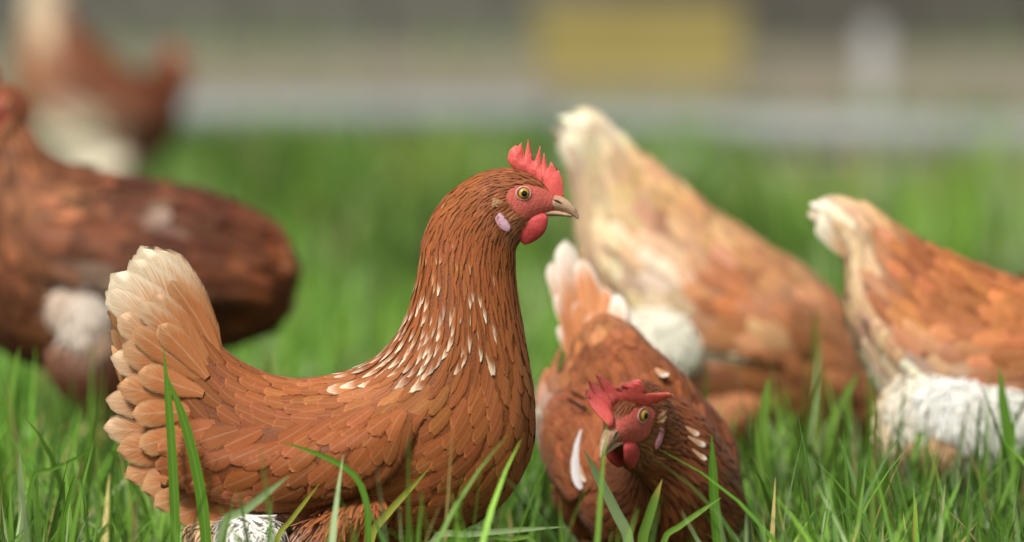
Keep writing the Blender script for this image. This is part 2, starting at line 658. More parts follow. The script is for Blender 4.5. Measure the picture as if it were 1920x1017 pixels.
def head_parts(parent, Rm, o, comb_flop=None, detail=True):
    """comb, beak, wattles, ear lobes and eyes in the head's own frame (Rm, o)."""
    def put(name, V, Fc, mat, par=parent, smooth=True):
        return mesh_obj(name, xf(V, Rm, o), Fc, mat, par, smooth)

    # comb: a fleshy blade with points
    pts = [(760 + x / 4.0667, 230 + (y - (18 if y < 240 else 0)) / 4.0667) for x, y in COMB]
    ar = np.array(pts)
    tn = np.roll(ar, -1, 0) - np.roll(ar, 1, 0)
    tn /= np.linalg.norm(tn, axis=1, keepdims=True)
    cand = ar + np.stack([-tn[:, 1], tn[:, 0]], 1) * 0.8
    area_ = lambda q: abs((q[:, 0] * np.roll(q[:, 1], -1) - np.roll(q[:, 0], -1) * q[:, 1]).sum())
    if area_(cand) < area_(ar):
        cand = ar - np.stack([-tn[:, 1], tn[:, 0]], 1) * 0.8
    pts = cand.tolist()
    bm = bmesh.new()
    vs_ = [bm.verts.new(hl(x, y)) for x, y in pts]
    bm.faces.new(vs_)
    bmesh.ops.triangulate(bm, faces=bm.faces[:])
    for _ in range(3):
        bmesh.ops.subdivide_edges(bm, edges=[e for e in bm.edges if e.calc_length() > 0.0035], cuts=1)
        bmesh.ops.triangulate(bm, faces=bm.faces[:])
    bm.verts.ensure_lookup_table()
    bnd = [v for v in bm.verts if v.is_boundary]
    bl = np.array([tuple(v.co) for v in bnd])
    half = {}
    for v in bm.verts:
        dd = np.min(np.linalg.norm(bl - np.array(v.co), axis=1))
        half[v.index] = 0.0009 + 0.0042 * min(1.0, dd / 0.011)
    V2 = [np.array(v.co) for v in bm.verts]
    Fc = [[v.index for v in f.verts] for f in bm.faces]
    bed = [(e.verts[0].index, e.verts[1].index) for e in bm.edges if e.is_boundary]
    bm.free()
    nV = len(V2)
    VV = []
    for sgn in (1, -1):
        for i, p in enumerate(V2):
            y = sgn * half[i] + 0.0022 * math.sin(p[0] * 160 + p[2] * 90)
            q = np.array([p[0], y, p[2]])
            if comb_flop:
                q = comb_flop(q)
            VV.append(q)
    FF2 = [f for f in Fc] + [[i + nV for i in reversed(f)] for f in Fc] + [(a, b, b + nV, a + nV) for a, b in bed]
    ob = put('comb', VV, FF2, M_COMB)
    bm = bmesh.new(); bm.from_mesh(ob.data)
    bmesh.ops.recalc_face_normals(bm, faces=bm.faces); bm.to_mesh(ob.data); bm.free()
    sm = ob.modifiers.new('smooth', 'SMOOTH'); sm.factor = 0.3; sm.iterations = 1

    # beak
    up = [(1014, 362, 1014, 392, 19), (1030, 361, 1032, 391, 16), (1044, 363, 1044, 391, 13.5), (1058, 367, 1057, 394, 11), (1070, 376, 1067, 398, 8.5),
          (1080, 388, 1076, 403, 5), (1085, 399, 1082, 407, 2.4), (1086, 404, 1085, 407, 0.8)]
    lo = [(1012, 388, 1014, 403, 16), (1040, 389, 1042, 402, 11), (1060, 394, 1060, 403, 8), (1074, 399, 1072, 404, 3)]
    P, _ = loft_points(px_rows(up), 26, 20)
    bk = closed_loft('beak', xf(P, Rm, o), M_BEAK, parent)
    P, _ = loft_points(px_rows(lo), 14, 16)
    closed_loft('lower_beak', xf(P, Rm, o), M_BEAK, bk)
    for s in (1, -1):
        # nostril
        c = hl(1047, 374)
        rows = [np.concatenate([c + np.array([dx * HS, s * yy * HS, dz * HS]), [0, 0, r * HS], [0, 2.0 * HS, 0], [0]])
                for dx, dz, r, yy in ((-9, 4, 0.6, 12.6), (-5, 2, 2.2, 12.2), (0, 0, 2.6, 11.6), (4, -2, 1.8, 11), (7, -3, 0.5, 10.6))]
        P, _ = loft_points(rows, 10, 10)
        closed_loft('nostril', xf(P, Rm, o), M_NOSTRIL, bk)
        # wattle: a flat rounded lobe hanging from the jaw
        tab = [(1006, 396, 0, 12, 6), (1003, 404, 0, 24, 10), (999, 416, 0, 28, 12), (996, 431, 0, 27, 12), (993, 444, 0, 19, 9), (991, 453, 0, 7, 3)]
        rows = []
        for i, (cx, cy, _, hw, th) in enumerate(tab):
            c = hl(cx, cy)
            rows.append(np.concatenate([c + [0, s * (15 + 3 * math.sin(i)) * HS, 0], [hw * HS, 0, 2 * HS], [0, s * th * 0.75 * HS, 0], [0]]))
        P, _ = loft_points(rows, 20, 24)
        closed_loft('wattle', xf(P, Rm, o), M_WATTLE, parent)
        # ear lobe
        tab = [(930, 388, 3, 3), (934, 394, 7.5, 6), (938, 404, 10, 7), (944, 414, 10, 7), (950, 422, 8, 5), (954, 428, 2, 2)]
        rows = []
        for cx, cy, hw, th in tab:
            rows.append(np.concatenate([hl(cx, cy) + [0, s * (46.5 - (cx - 930) * 0.15) * HS, 0], np.array([hw, 0, hw * 0.35]) * HS, [0, s * th * 0.55 * HS, 0], [0]]))
        P, _ = loft_points(rows, 14, 16)
        closed_loft('ear_lobe', xf(P, Rm, o), M_LOBE, parent)
        # eye: ball, iris, pupil, lid ring
        yc = 31.0
        c = hl(981, 357) + [0, s * yc * HS, 0]
        ax = np.array([0.22, s * 1.0, 0.05]); ax /= np.linalg.norm(ax)
        e1 = np.cross(ax, [0, 0, 1.0]); e1 /= np.linalg.norm(e1)
        e2 = np.cross(ax, e1)

        def cap(r0, r1, th0, th1, off, nr=8, ns=24):
            V, Fc_ = [], []
            for a in range(nr + 1):
                th = th0 + (th1 - th0) * a / nr
                for b in range(ns):
                    f = 2 * math.pi * b / ns
                    V.append(c + (ax * (math.cos(th)) + (e1 * math.cos(f) + e2 * math.sin(f)) * math.sin(th)) * r0 * HS + ax * off * HS)
            for a in range(nr):
                for b in range(ns):
                    Fc_.append((a * ns + b, a * ns + (b + 1) % ns, (a + 1) * ns + (b + 1) % ns, (a + 1) * ns + b))
            return V, Fc_
        V, Fc_ = cap(12.5, 0, 0.002, math.pi - 0.01, 0, 14)
        eye = put('eye', V, Fc_, M_EYE)
        V, Fc_ = cap(12.9, 0, 0.002, 0.86, 0)
        put('iris', V, Fc_, M_IRIS, eye)
        V, Fc_ = cap(13.3, 0, 0.002, 0.44, 0)
        put('pupil', V, Fc_, M_PUPIL, eye)
        V, Fc_ = [], []
        n1, n2 = 28, 8
        for a in range(n1):
            f = 2 * math.pi * a / n1
            rad = e1 * math.cos(f) * 1.08 + e2 * math.sin(f) * 0.96
            for b in range(n2):
                q = 2 * math.pi * b / n2
                V.append(c + (rad * (12.6 + 2.1 * math.cos(q)) + ax * (5.2 + 1.9 * math.sin(q))) * HS)
        for a in range(n1):
            for b in range(n2):
                Fc_.append((a * n2 + b, a * n2 + (b + 1) % n2, ((a + 1) % n1) * n2 + (b + 1) % n2, ((a + 1) % n1) * n2 + b))
        put('eyelid', V, Fc_, M_LID, eye)
        # tuft over the ear
        if detail:
            for q in range(12):
                r0 = hl(952 - random.random() * 14, 370 + random.random() * 12, s * 45 * HS)
                t0 = r0 + np.array([-random.uniform(12, 22), s * random.uniform(4, 9), random.uniform(-3, 6)]) * HS
                flat_feather('ear_feather', xf(r0, Rm, o), xf(t0, Rm, o), 6 * HS, xf([0, s, 0.2], Rm, 0), 0.03, parent,
                             (0.40, 0.2, 0.09, 0), (0.50, 0.31, 0.16, 0.5))


# ------------------------------------------------------------------ hen
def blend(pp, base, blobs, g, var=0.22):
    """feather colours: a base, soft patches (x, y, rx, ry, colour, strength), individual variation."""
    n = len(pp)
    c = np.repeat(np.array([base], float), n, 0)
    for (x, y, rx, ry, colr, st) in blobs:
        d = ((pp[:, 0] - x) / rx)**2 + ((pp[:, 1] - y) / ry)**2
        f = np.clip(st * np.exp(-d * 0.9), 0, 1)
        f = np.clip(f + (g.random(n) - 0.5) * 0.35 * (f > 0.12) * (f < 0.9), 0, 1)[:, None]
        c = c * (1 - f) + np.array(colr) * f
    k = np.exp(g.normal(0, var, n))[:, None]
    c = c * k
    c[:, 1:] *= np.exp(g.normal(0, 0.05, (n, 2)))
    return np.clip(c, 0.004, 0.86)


def make_hen(cfg):
    g = np.random.default_rng(cfg['seed'])
    root = empty('hen', cfg['loc'], cfg.get('rz', 0.0))
    tag(root, cfg['label'], 'hen', 'brown hens in the grass')
    l2p, p2l = cfg['l2p'], cfg['p2l']
    S = cfg['S']
    fs = cfg.get('fs', 1.0)
    rows = []
    for q in cfg['stations']:
        tx, ty, bx, by, w = q[:5]
        k = q[5] if len(q) > 5 else 0.0
        yo = q[6] if len(q) > 6 else 0.0
        t, b = p2l(tx, ty), p2l(bx, by)
        rows.append(np.concatenate([(t + b) / 2 + [0, yo, 0], (t - b) / 2, [0, w / S, 0], [k]]))
    nb = len(rows)
    Rh, oh = cfg['head']
    sidesign = 1.0 if Rh[0][0] >= 0 or cfg.get('noflip') else -1.0
    hr = px_rows(HEAD_TAB)
    for r in hr:
        rr = np.concatenate([xf(r[0:3], Rh, oh), xf(r[3:6], Rh, 0), xf(r[6:9], Rh, 0) * sidesign, [0]])
        rows.append(rr)
    nu, nv = cfg.get('res', (200, 96))
    P, sk = loft_points(rows, nu, nv)
    surf = Surf(P, True)
    # outward normals
    cen = P[:, :-1].mean(1, keepdims=True)
    if ((P - cen) * surf.N).sum() < 0:
        surf.flip()
    u_head = sk[nb]                 # where the head begins
    Ri = np.linalg.inv(np.asarray(Rh))

    def headpx(p):
        q = (p - oh) @ Ri.T
        return 960 + q[..., 0] / HS, 380 - q[..., 2] / HS

    def face_mask(u, p):
        hx, hy = headpx(p)
        return (u > u_head - 0.03) & in_poly(hx, hy, FACE)

    # ---- body mesh
    uu = np.repeat(np.linspace(0, 1, nu + 1)[:, None], nv + 1, 1)
    flat = P.reshape(-1, 3)
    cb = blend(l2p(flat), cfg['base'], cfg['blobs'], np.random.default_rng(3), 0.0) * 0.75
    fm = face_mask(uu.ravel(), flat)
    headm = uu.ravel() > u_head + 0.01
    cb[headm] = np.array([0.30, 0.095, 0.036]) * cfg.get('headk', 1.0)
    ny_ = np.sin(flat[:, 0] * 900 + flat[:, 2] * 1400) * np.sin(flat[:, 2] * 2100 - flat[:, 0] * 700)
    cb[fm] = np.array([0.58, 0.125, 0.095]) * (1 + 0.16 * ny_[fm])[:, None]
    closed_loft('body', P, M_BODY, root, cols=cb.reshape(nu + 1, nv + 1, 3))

    # ---- wings
    w0, w1 = cfg['wing'][:2]
    tv0, tv1, bv0, bv1 = cfg['wing'][2:6]
    st_u = lambda q: np.interp(q, np.arange(len(sk)), sk)
    ua, ub = st_u(w0), st_u(w1)     # front, rear
    B = cfg.get('wing_bulge', 0.009)

    def sm(x, a, b):
        t = np.clip((x - a) / (b - a), 0, 1)
        return t * t * (3 - 2 * t)
    nwu, nwv = 60, 40
    wings = []
    for s in (1, -1):
        T = np.linspace(0, 1, nwu + 1)[:, None] * np.ones((1, nwv + 1))
        Q = np.linspace(0, 1, nwv + 1)[None, :] * np.ones((nwu + 1, 1))
        q = np.minimum(Q / 0.9, 1.0)
        tv = tv0 + (tv1 - tv0) * T**1.2 + 0.03 * (1 - T)**6 * 4
        bv = bv0 + (bv1 - bv0) * T - 0.05 * (1 - sm(T, 0, 0.25)) * 1.0
        vv = (tv + (bv - tv) * q)
        u_ = ua + (ub - ua) * T
        v_ = vv if s > 0 else 1 - vv
        pb = surf.pos(u_, v_)
        nb_ = surf.samp(surf.N, np.clip(u_, 0, 1), v_)
        bul = B * sm(q, 0, 0.5) * sm(T, -0.02, 0.3) * (0.75 + 0.25 * np.sin(math.pi * q)) + 0.0006
        ret = np.clip((Q - 0.9) / 0.1, 0, 1)
        bul = bul * (1 - ret * 1.1)
        # the rear tip lifts off the body slightly
        bul = bul + 0.006 * sm(T, 0.6, 1.0) * (1 - ret)
        wp = pb + nb_ * bul[..., None]
        ws = Surf(wp, False)
        if ((ws.N * nb_).sum()) < 0:
            ws.flip()
        wc = blend(l2p(wp.reshape(-1, 3)), cfg['base'], cfg['blobs'], np.random.default_rng(3), 0.0) * 0.7
        wm = mesh_obj('wing', wp.reshape(-1, 3), grid_faces(nwu, nwv), M_BODY, root, True, cols=wc)
        wings.append((s, ws, wm))

    def in_wing(u, v):
        va = np.where(v > 0.5, 1 - v, v)
        T = (u - ua) / (ub - ua)
        tv = tv0 + (tv1 - tv0) * np.clip(T, 0, 1)**1.2
        bv = bv0 + (bv1 - bv0) * T
        return (T > 0.1) & (T < 0.95) & (va > tv + 0.03) & (va < bv - 0.03)

    # ---- plumage on the body
    def sizes(p):
        pp = l2p(p)
        w, L = cfg['size'](pp)
        hx, hy = headpx(p)
        dh = np.hypot(hx - 975, hy - 375)
        f = np.clip((dh - 60) / 90, 0, 1)
        w = (0.0024 * (1 - f) + w * f)
        L = (0.010 * (1 - f) + L * f)
        return w * fs, L * fs

    def spacing(p):
        w, L = sizes(p)
        return np.sqrt(w * L) * cfg.get('dens', 0.54)

    def mask(u, v, p):
        hx, hy = headpx(p)
        face = (u > u_head - 0.05) & (in_poly(hx, hy, FACE) | (hx > 1022) | in_poly(hx, hy, LOBE))
        Lr = np.linalg.norm(surf.samp(surf.Pu, u, v), axis=1) * u
        return ~face & ~in_wing(u, v) & (Lr > sizes(p)[1] * cfg.get('tail_gap', 0.62)) & (u < 0.985)
    u, v, p = scatter(surf, spacing, mask, over=cfg.get('over', 11), seed=cfg['seed'] + 1)
    w, L = sizes(p)
    pp = l2p(p)
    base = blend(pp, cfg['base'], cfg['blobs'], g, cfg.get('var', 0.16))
    tipc, ext, shaft = cfg['tip'](pp, base, g)
    hx, hy = headpx(p)
    dh = np.hypot(hx - 975, hy - 375)
    onhead = dh < 75
    base[onhead] = np.array([0.27, 0.085, 0.032]) * cfg.get('headk', 1.0) * np.exp(g.normal(0, 0.2, (onhead.sum(), 1)))
    cheek = (hy > 385) & (hx > 945) & onhead
    base[cheek] = np.array([0.36, 0.14, 0.065]) * cfg.get('headk', 1.0) * np.exp(g.normal(0, 0.2, (cheek.sum(), 1)))
    ext = np.where(onhead, np.minimum(ext, 0.1), ext)
    narrow = np.clip((L / w - 1.9) / 1.2, 0, 1)[:, None]
    prof = PROF['round'][None] * (1 - narrow) + PROF['hackle'][None] * narrow
    body_b = feather_batch(surf, u, v, p, w, L, prof, np.hstack([base, shaft[:, None]]), np.hstack([tipc, ext[:, None]]),
                           sgn=-1, jit=0.085, lift=cfg.get('lift', 0.023), seed=cfg['seed'] + 2)
    viewdir = cfg.get('view', np.array([0, -1.0, 0.05]))

    def vis(mid, nrm):
        pxx = l2p(mid)
        outward = mid - np.array([0, 0, 0])
        front = (mid @ viewdir) > cfg.get('visy', 0.012)
        return front & cfg.get('inframe', lambda q: np.ones(len(q), bool))(pxx)
    nsing = cfg.get('single', (0, 0, 0))
    build_feathers([body_b], root, 'plumage', nsing[0], vis)

    # ---- plumage of the wings
    for s, ws, wm in wings:
        def wsz(p):
            pp = l2p(p)
            w, L = cfg['wing_size'](pp)
            return w * fs, L * fs
        u, v, p = scatter(ws, lambda q: np.sqrt(wsz(q)[0] * wsz(q)[1]) * cfg.get('dens', 0.54),
                          lambda a, b, c: (b < 0.9) & (b > 0.0), over=12, seed=cfg['seed'] + 5 + s)
        w, L = wsz(p)
        pp = l2p(p)
        base = blend(pp, cfg['base'], cfg['blobs'], g, cfg.get('var', 0.16))
        tipc, ext, shaft = cfg['tip'](pp, base, g)
        wb = feather_batch(ws, u, v, p, w, L, PROF['round'], np.hstack([base, shaft[:, None]]), np.hstack([tipc, ext[:, None]]),
                           sgn=1, jit=0.09, lift=0.026, seed=cfg['seed'] + 9, h0=0.001, skew=cfg.get('wing_skew', 0.0))
        nearside = s * cfg.get('near', -1) > 0
        build_feathers([wb], wm, 'wing_plumage', nsing[1] if nearside else 0, None)
        # flight feathers along the lower rear edge
        for q in range(cfg.get('flight', 9)):
            t = q / 8
            u0 = np.array([0.30 + 0.42 * t]); v0 = np.array([0.86 - 0.05 * t])
            r0 = ws.pos(u0, v0)[0]
            t0 = ws.pos(np.array([0.68 + 0.36 * t]), np.array([0.93 - 0.2 * t]))[0]
            nrm = ws.samp(ws.N, u0, v0)[0]
            bb = blend(l2p(np.array([t0])), cfg['base'], cfg['blobs'], g, 0.12)[0]
            flat_feather('flight_feather', r0 + nrm * 0.001, t0 + nrm * 0.003, 0.026, nrm, 0.02 * s, wm,
                         (*bb, 0.8), (*np.minimum(bb * 1.5 + 0.03, 0.8), 0.25))

    # ---- tail feathers
    for (rx, ry, tx, ty, wd, y0, y1, bend, bc, tc, ex) in cfg['tail']:
        for s in (1, -1):
            rt, tp = p2l(rx, ry), p2l(tx, ty)
            jj = random.uniform(-0.003, 0.003) if s != cfg.get('near', -1) else 0
            rt = rt + [0, s * y0, 0]
            tp = tp + [jj, s * y1, jj]
            flat_feather('tail_feather', rt, tp, wd / S, (0, s, 0.1), bend * -s, root, (*bc, 0.9), (*tc, ex), curl=0.04)

    # ---- tufts of loose down
    for (fx_, fy_, rx_, rz_, fyo, fc_) in cfg.get('fluff', ()):
        c0 = p2l(fx_, fy_) + [0, fyo, 0]
        rws = []
        for f in (-0.98, -0.75, -0.4, 0.0, 0.4, 0.75, 0.98):
            r_ = math.sqrt(1 - f * f)
            rws.append(np.concatenate([c0 + [0, 0, -f * rz_ / S], [r_ * rx_ / S, 0, 0], [0, r_ * cfg.get('tuft', 0.014), 0], [0]]))
        Pt, _ = loft_points(rws, 30, 36)
        ts = Surf(Pt, True)
        if ((Pt - Pt[:, :-1].mean(1, keepdims=True)) * ts.N).sum() < 0:
            ts.flip()
        dn = closed_loft('down_tuft', Pt, M_BODY, root, cols=np.tile(np.array(fc_) * 0.95, (*Pt.shape[:2], 1)))
        u, v, p = scatter(ts, lambda q: np.full(len(q), 0.0021 * fs), lambda a, b, c: a > 0.02, over=5, seed=cfg['seed'] + 61)
        n_ = len(u)
        bcol = np.clip(np.array([fc_]) * np.exp(g.normal(0, 0.06, (n_, 1))), 0, 0.88)
        tb = feather_batch(ts, u, v, p, np.full(n_, 0.0018 * fs), np.full(n_, 0.017 * fs), PROF['fluff'],
                           np.hstack([bcol, np.zeros((n_, 1))]), np.hstack([bcol, np.full((n_, 1), 0.2)]),
                           sgn=1, jit=0.45, lift=0.13, seed=cfg['seed'] + 63, wild=0.8, roll=0.0)
        build_feathers([tb], dn, 'down')

    # ---- thighs, legs
    for s, (hxp, hyp), (kx, ky), (fx, fy) in cfg['legs']:
        hip = p2l(hxp, hyp) + [0, s * 0.045, 0]
        hock = p2l(kx, ky) + [0, s * 0.045, 0]
        foot = p2l(fx, fy) + [0, s * 0.05, 0]
        foot[2] = 0.012
        d = hock - hip
        rws = []
        for f, r in ((-0.35, 0.012), (0.0, 0.040), (0.3, 0.044), (0.6, 0.034), (0.85, 0.02), (1.0, 0.011)):
            c = hip + d * f
            rws.append(np.concatenate([c, [r * 1.1, 0, r * 0.2], [0, s * r * 0.8, 0], [0]]))
        Pt, _ = loft_points(rws, 40, 32)
        ts = Surf(Pt, True)
        if ((Pt - Pt[:, :-1].mean(1, keepdims=True)) * ts.N).sum() < 0:
            ts.flip()
        tcol = blend(l2p(Pt.reshape(-1, 3)), cfg['base'], cfg['blobs'], np.random.default_rng(4), 0.0) * 0.8
        th = closed_loft('thigh', Pt, M_BODY, root, cols=tcol.reshape(*Pt.shape[:2], 3))
        fw, fl = 0.0026 * fs, 0.024 * fs
        u, v, p = scatter(ts, lambda q: np.full(len(q), 0.003 * fs), lambda a, b, c: a > 0.1, over=5, seed=cfg['seed'] + 31)
        bcol = blend(l2p(p), cfg['base'], cfg['blobs'], g, 0.16)
        tb = feather_batch(ts, u, v, p, np.full(len(u), fw), np.full(len(u), fl), PROF['fluff'],
                           np.hstack([bcol, np.zeros((len(u), 1))]), np.hstack([np.minimum(bcol * 1.35 + 0.02, 0.86), np.full((len(u), 1), 0.3)]),
                           sgn=1, jit=0.22, lift=0.07, seed=cfg['seed'] + 33, wild=0.6)
        build_feathers([tb], th, 'thigh_plumage')
        # shank and toes: one mesh
        fwd = np.array(cfg.get('fwd', (1, 0, 0)), float)
        lat = np.array([-fwd[1], fwd[0], 0])
        Vs, Fs = [], []

        def tube(pts, rad, ns=10):
            b0 = len(Vs)
            pts = [np.asarray(q_, float) for q_ in pts]
            for i_, (q_, r_) in enumerate(zip(pts, rad)):
                t_ = pts[min(i_ + 1, len(pts) - 1)] - pts[max(i_ - 1, 0)]
                t_ /= np.linalg.norm(t_)
                a_ = np.cross(t_, [0.3, 1, 0.1]); a_ /= np.linalg.norm(a_)
                b_ = np.cross(t_, a_)
                for k_ in range(ns):
                    f_ = 2 * math.pi * k_ / ns
                    Vs.append(q_ + (a_ * math.cos(f_) + b_ * math.sin(f_)) * r_)
            for i_ in range(len(pts) - 1):
                for k_ in range(ns):
                    Fs.append((b0 + i_ * ns + k_, b0 + i_ * ns + (k_ + 1) % ns, b0 + (i_ + 1) * ns + (k_ + 1) % ns, b0 + (i_ + 1) * ns + k_))
            Fs.append(tuple(b0 + k_ for k_ in range(ns)))
            Fs.append(tuple(b0 + (len(pts) - 1) * ns + k_ for k_ in range(ns)))
        tube([hock - d * 0.15, hock, hock * 0.5 + foot * 0.5, foot + [0, 0, 0.006], foot], [0.009, 0.0085, 0.0065, 0.0075, 0.006])
        for ang, ln in ((0, 0.062), (0.5, 0.05), (-0.5, 0.05), (math.pi - 0.15, 0.026)):
            dr = fwd * math.cos(ang) + lat * math.sin(ang)
            a0 = foot.copy()
            tube([a0, a0 + dr * ln * 0.35 + [0, 0, 0.001], a0 + dr * ln * 0.75 + [0, 0, -0.006], a0 + dr * ln + [0, 0, -0.0065], a0 + dr * (ln + 0.014) + [0, 0, -0.0108]],
                 [0.0062, 0.0056, 0.0050, 0.004, 0.0008], 8)
        mesh_obj('leg', Vs, Fs, M_LEG, root)

    head_parts(root, Rh, oh, cfg.get('flop'), cfg.get('detail', True))
    return root, surf


def rotm(yaw, pitch=0.0, roll=0.0):
    return np.array((Matrix.Rotation(yaw, 3, 'Z') @ Matrix.Rotation(pitch, 3, 'Y') @ Matrix.Rotation(roll, 3, 'X')))


def tracer(gpy, cx):
    """mapping for a hen that stands on the ground seen at row gpy: photo pixels <-> its local x, z."""
    Y = ground_d(gpy)
    loc = at(cx, gpy, Y); loc[2] = 0
    depth = (Y - CAM[1]) * math.cos(PITCH) + (CAM[2] - 0.2) * math.sin(PITCH)
    S = F / depth
    # anchor the vertical scale on the projected base
    by = proj(loc)[1]

    def p2l(px, py):
        return np.array([(px - cx) / S, 0.0, (by - py) / S])

    def l2p(p):
        p = np.asarray(p)
        return np.stack([cx + p[..., 0] * S, by - p[..., 2] * S], -1)
    return loc, S, p2l, l2p


# ------------------------------------------------------------------ setting
M_SOIL = ground_material('soil_under_grass', [(0.3, (0.022, 0.03, 0.010)), (0.55, (0.045, 0.06, 0.018)), (0.75, (0.07, 0.065, 0.03))], 4.0)
M_YARD = ground_material('bare_yard_earth', [(0.3, (0.15, 0.125, 0.085)), (0.55, (0.22, 0.19, 0.14)), (0.75, (0.17, 0.16, 0.10))], 2.2, bd=0.02)
M_WALL = ground_material('weathered_grey_panel', [(0.32, (0.07, 0.066, 0.05)), (0.5, (0.115, 0.112, 0.09)), (0.7, (0.165, 0.163, 0.14))], 0.55, rough=0.8, bs=0.3)
M_WALL2 = ground_material('darker_grey_panel', [(0.32, (0.048, 0.043, 0.033)), (0.5, (0.08, 0.074, 0.06)), (0.7, (0.11, 0.105, 0.085))], 0.55, rough=0.8, bs=0.3)  # same panel in darker tones, for the boards right of centre
M_BEAM = ground_material('grey_galvanised_pipe', [(0.3, (0.17, 0.185, 0.18)), (0.55, (0.25, 0.265, 0.255)), (0.75, (0.30, 0.305, 0.28))], 3.0, rough=0.55, bs=0.2)
M_POST = ground_material('pale_grey_post', [(0.3, (0.38, 0.38, 0.37)), (0.7, (0.5, 0.5, 0.48))], 9.0, rough=0.7, bs=0.2)
M_YELLOW = ground_material('yellow_plastic', [(0.3, (0.27, 0.215, 0.06)), (0.7, (0.34, 0.275, 0.085))], 7.0, rough=0.5, bs=0.1)
M_BLOCK = ground_material('concrete_block', [(0.3, (0.24, 0.235, 0.21)), (0.7, (0.36, 0.35, 0.32))], 8.0, rough=0.9, bs=0.5)


def sheet(name, x0, x1, y0, y1, z, mat, kind='structure', n=1):
    xs, ys = np.linspace(x0, x1, n + 1), np.linspace(y0, y1, n + 1)
    V = [(x, y, z) for x in xs for y in ys]
    o = mesh_obj(name, V, grid_faces(n, n), mat, None, False)
    o['kind'] = kind
    bm = bmesh.new(); bm.from_mesh(o.data)
    for f in bm.faces:
        if f.normal.z < 0:
            f.normal_flip()
    bm.to_mesh(o.data); bm.free()
    return o


def boxes(name, list_, mat, parent=None, bev=0.004):
    bm = bmesh.new()
    for (x0, x1, y0, y1, z0, z1) in list_:
        r_ = bmesh.ops.create_cube(bm, size=1)
        for v in r_['verts']:
            v.co = Vector(((x0 + x1) / 2 + v.co.x * (x1 - x0), (y0 + y1) / 2 + v.co.y * (y1 - y0), (z0 + z1) / 2 + v.co.z * (z1 - z0)))
    if bev:
        bmesh.ops.bevel(bm, geom=bm.edges[:], offset=bev, segments=2, affect='EDGES', profile=0.6)
    me = bpy.data.meshes.new(name); bm.to_mesh(me); bm.free()
    me.materials.append(mat)
    o = bpy.data.objects.new(name, me); COL.objects.link(o)
    if parent is not None:
        o.parent = parent
    return o


Y_EDGE = ground_d(262)             # where the grass ends
sheet('ground', -90, 90, -40, 160, 0.0, M_SOIL)
sheet('yard', -30, 30, Y_EDGE, Y_EDGE + 14, 0.004, M_YARD)

# wall of a shed behind the yard: vertical cladding boards
Y_WALL = ground_d(96)
wall = tag(empty('shed_wall', (0, Y_WALL, 0)), 'long grey weathered shed wall filling the blurred background', 'wall')
boxes('wall_core', [(-9, 9, 0.06, 0.2, 0, 2.6)], M_WALL, wall, 0)
x = -9.0
protos = {}
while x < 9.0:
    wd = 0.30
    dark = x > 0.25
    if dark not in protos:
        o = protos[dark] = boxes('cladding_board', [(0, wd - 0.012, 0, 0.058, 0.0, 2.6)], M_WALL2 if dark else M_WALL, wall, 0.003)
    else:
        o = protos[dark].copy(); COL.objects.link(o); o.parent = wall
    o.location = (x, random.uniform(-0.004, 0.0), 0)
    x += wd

# grey pipe lying along the edge of the grass (a little nearer on the right)
def pipe(name, p0, p1, r, mat, parent=None, ns=24, nl=40, sag=0.0):
    p0, p1 = np.array(p0, float), np.array(p1, float)
    t = (p1 - p0) / np.linalg.norm(p1 - p0)
    a = np.cross(t, [0, 0, 1]); a /= np.linalg.norm(a)
    b = np.cross(t, a)
    P = np.array([[p0 + (p1 - p0) * i / nl + [0, 0, sag * math.sin(i * 0.6)] + (a * math.cos(2 * math.pi * j / ns) + b * math.sin(2 * math.pi * j / ns)) * r for j in range(ns + 1)]
                  for i in range(nl + 1)])
    return closed_loft(name, P, mat, parent)


Y_RAIL = ground_d(300)
for (ax_, ay), (bx_, by_), yoff, lab in (
        ((-900, 222), (1040, 216), 0.0, 'low grey rail along the grass edge, left length behind the front hen\'s head'),
        ((1046, 238), (2900, 284), -0.25, 'low grey rail along the grass edge, right length behind the pale hens')):
    A_ = at(ax_, ay, Y_RAIL + yoff); B_ = at(bx_, by_, Y_RAIL + yoff * 1.6)
    base_ = np.array([A_[0], A_[1], 0])
    rl = tag(empty('low_rail', base_), lab, 'rail', 'low grey rails at the edge of the grass')
    pipe('rail_pipe', A_ - base_, B_ - base_, 0.034, M_BEAM, rl)
    for f in (0.02, 0.34, 0.66, 0.98):
        c = A_ + (B_ - A_) * f - base_
        boxes('rail_stake', [(c[0] - 0.02, c[0] + 0.02, c[1] - 0.012, c[1] + 0.012, 0.0, c[2] - 0.03)], M_BEAM, rl, 0.003)

# pale post behind the pipe
pc = at(1638, 205, ground_d(205)); pc[2] = 0
post = tag(empty('marker_post', pc), 'short pale grey post standing behind the grey pipe', 'post')
boxes('post_shaft', [(-0.022, 0.022, -0.022, 0.022, 0, 0.155)], M_POST, post, 0.006)
boxes('post_cap', [(-0.017, 0.017, -0.017, 0.017, 0.1555, 0.168)], M_POST, post, 0.005)

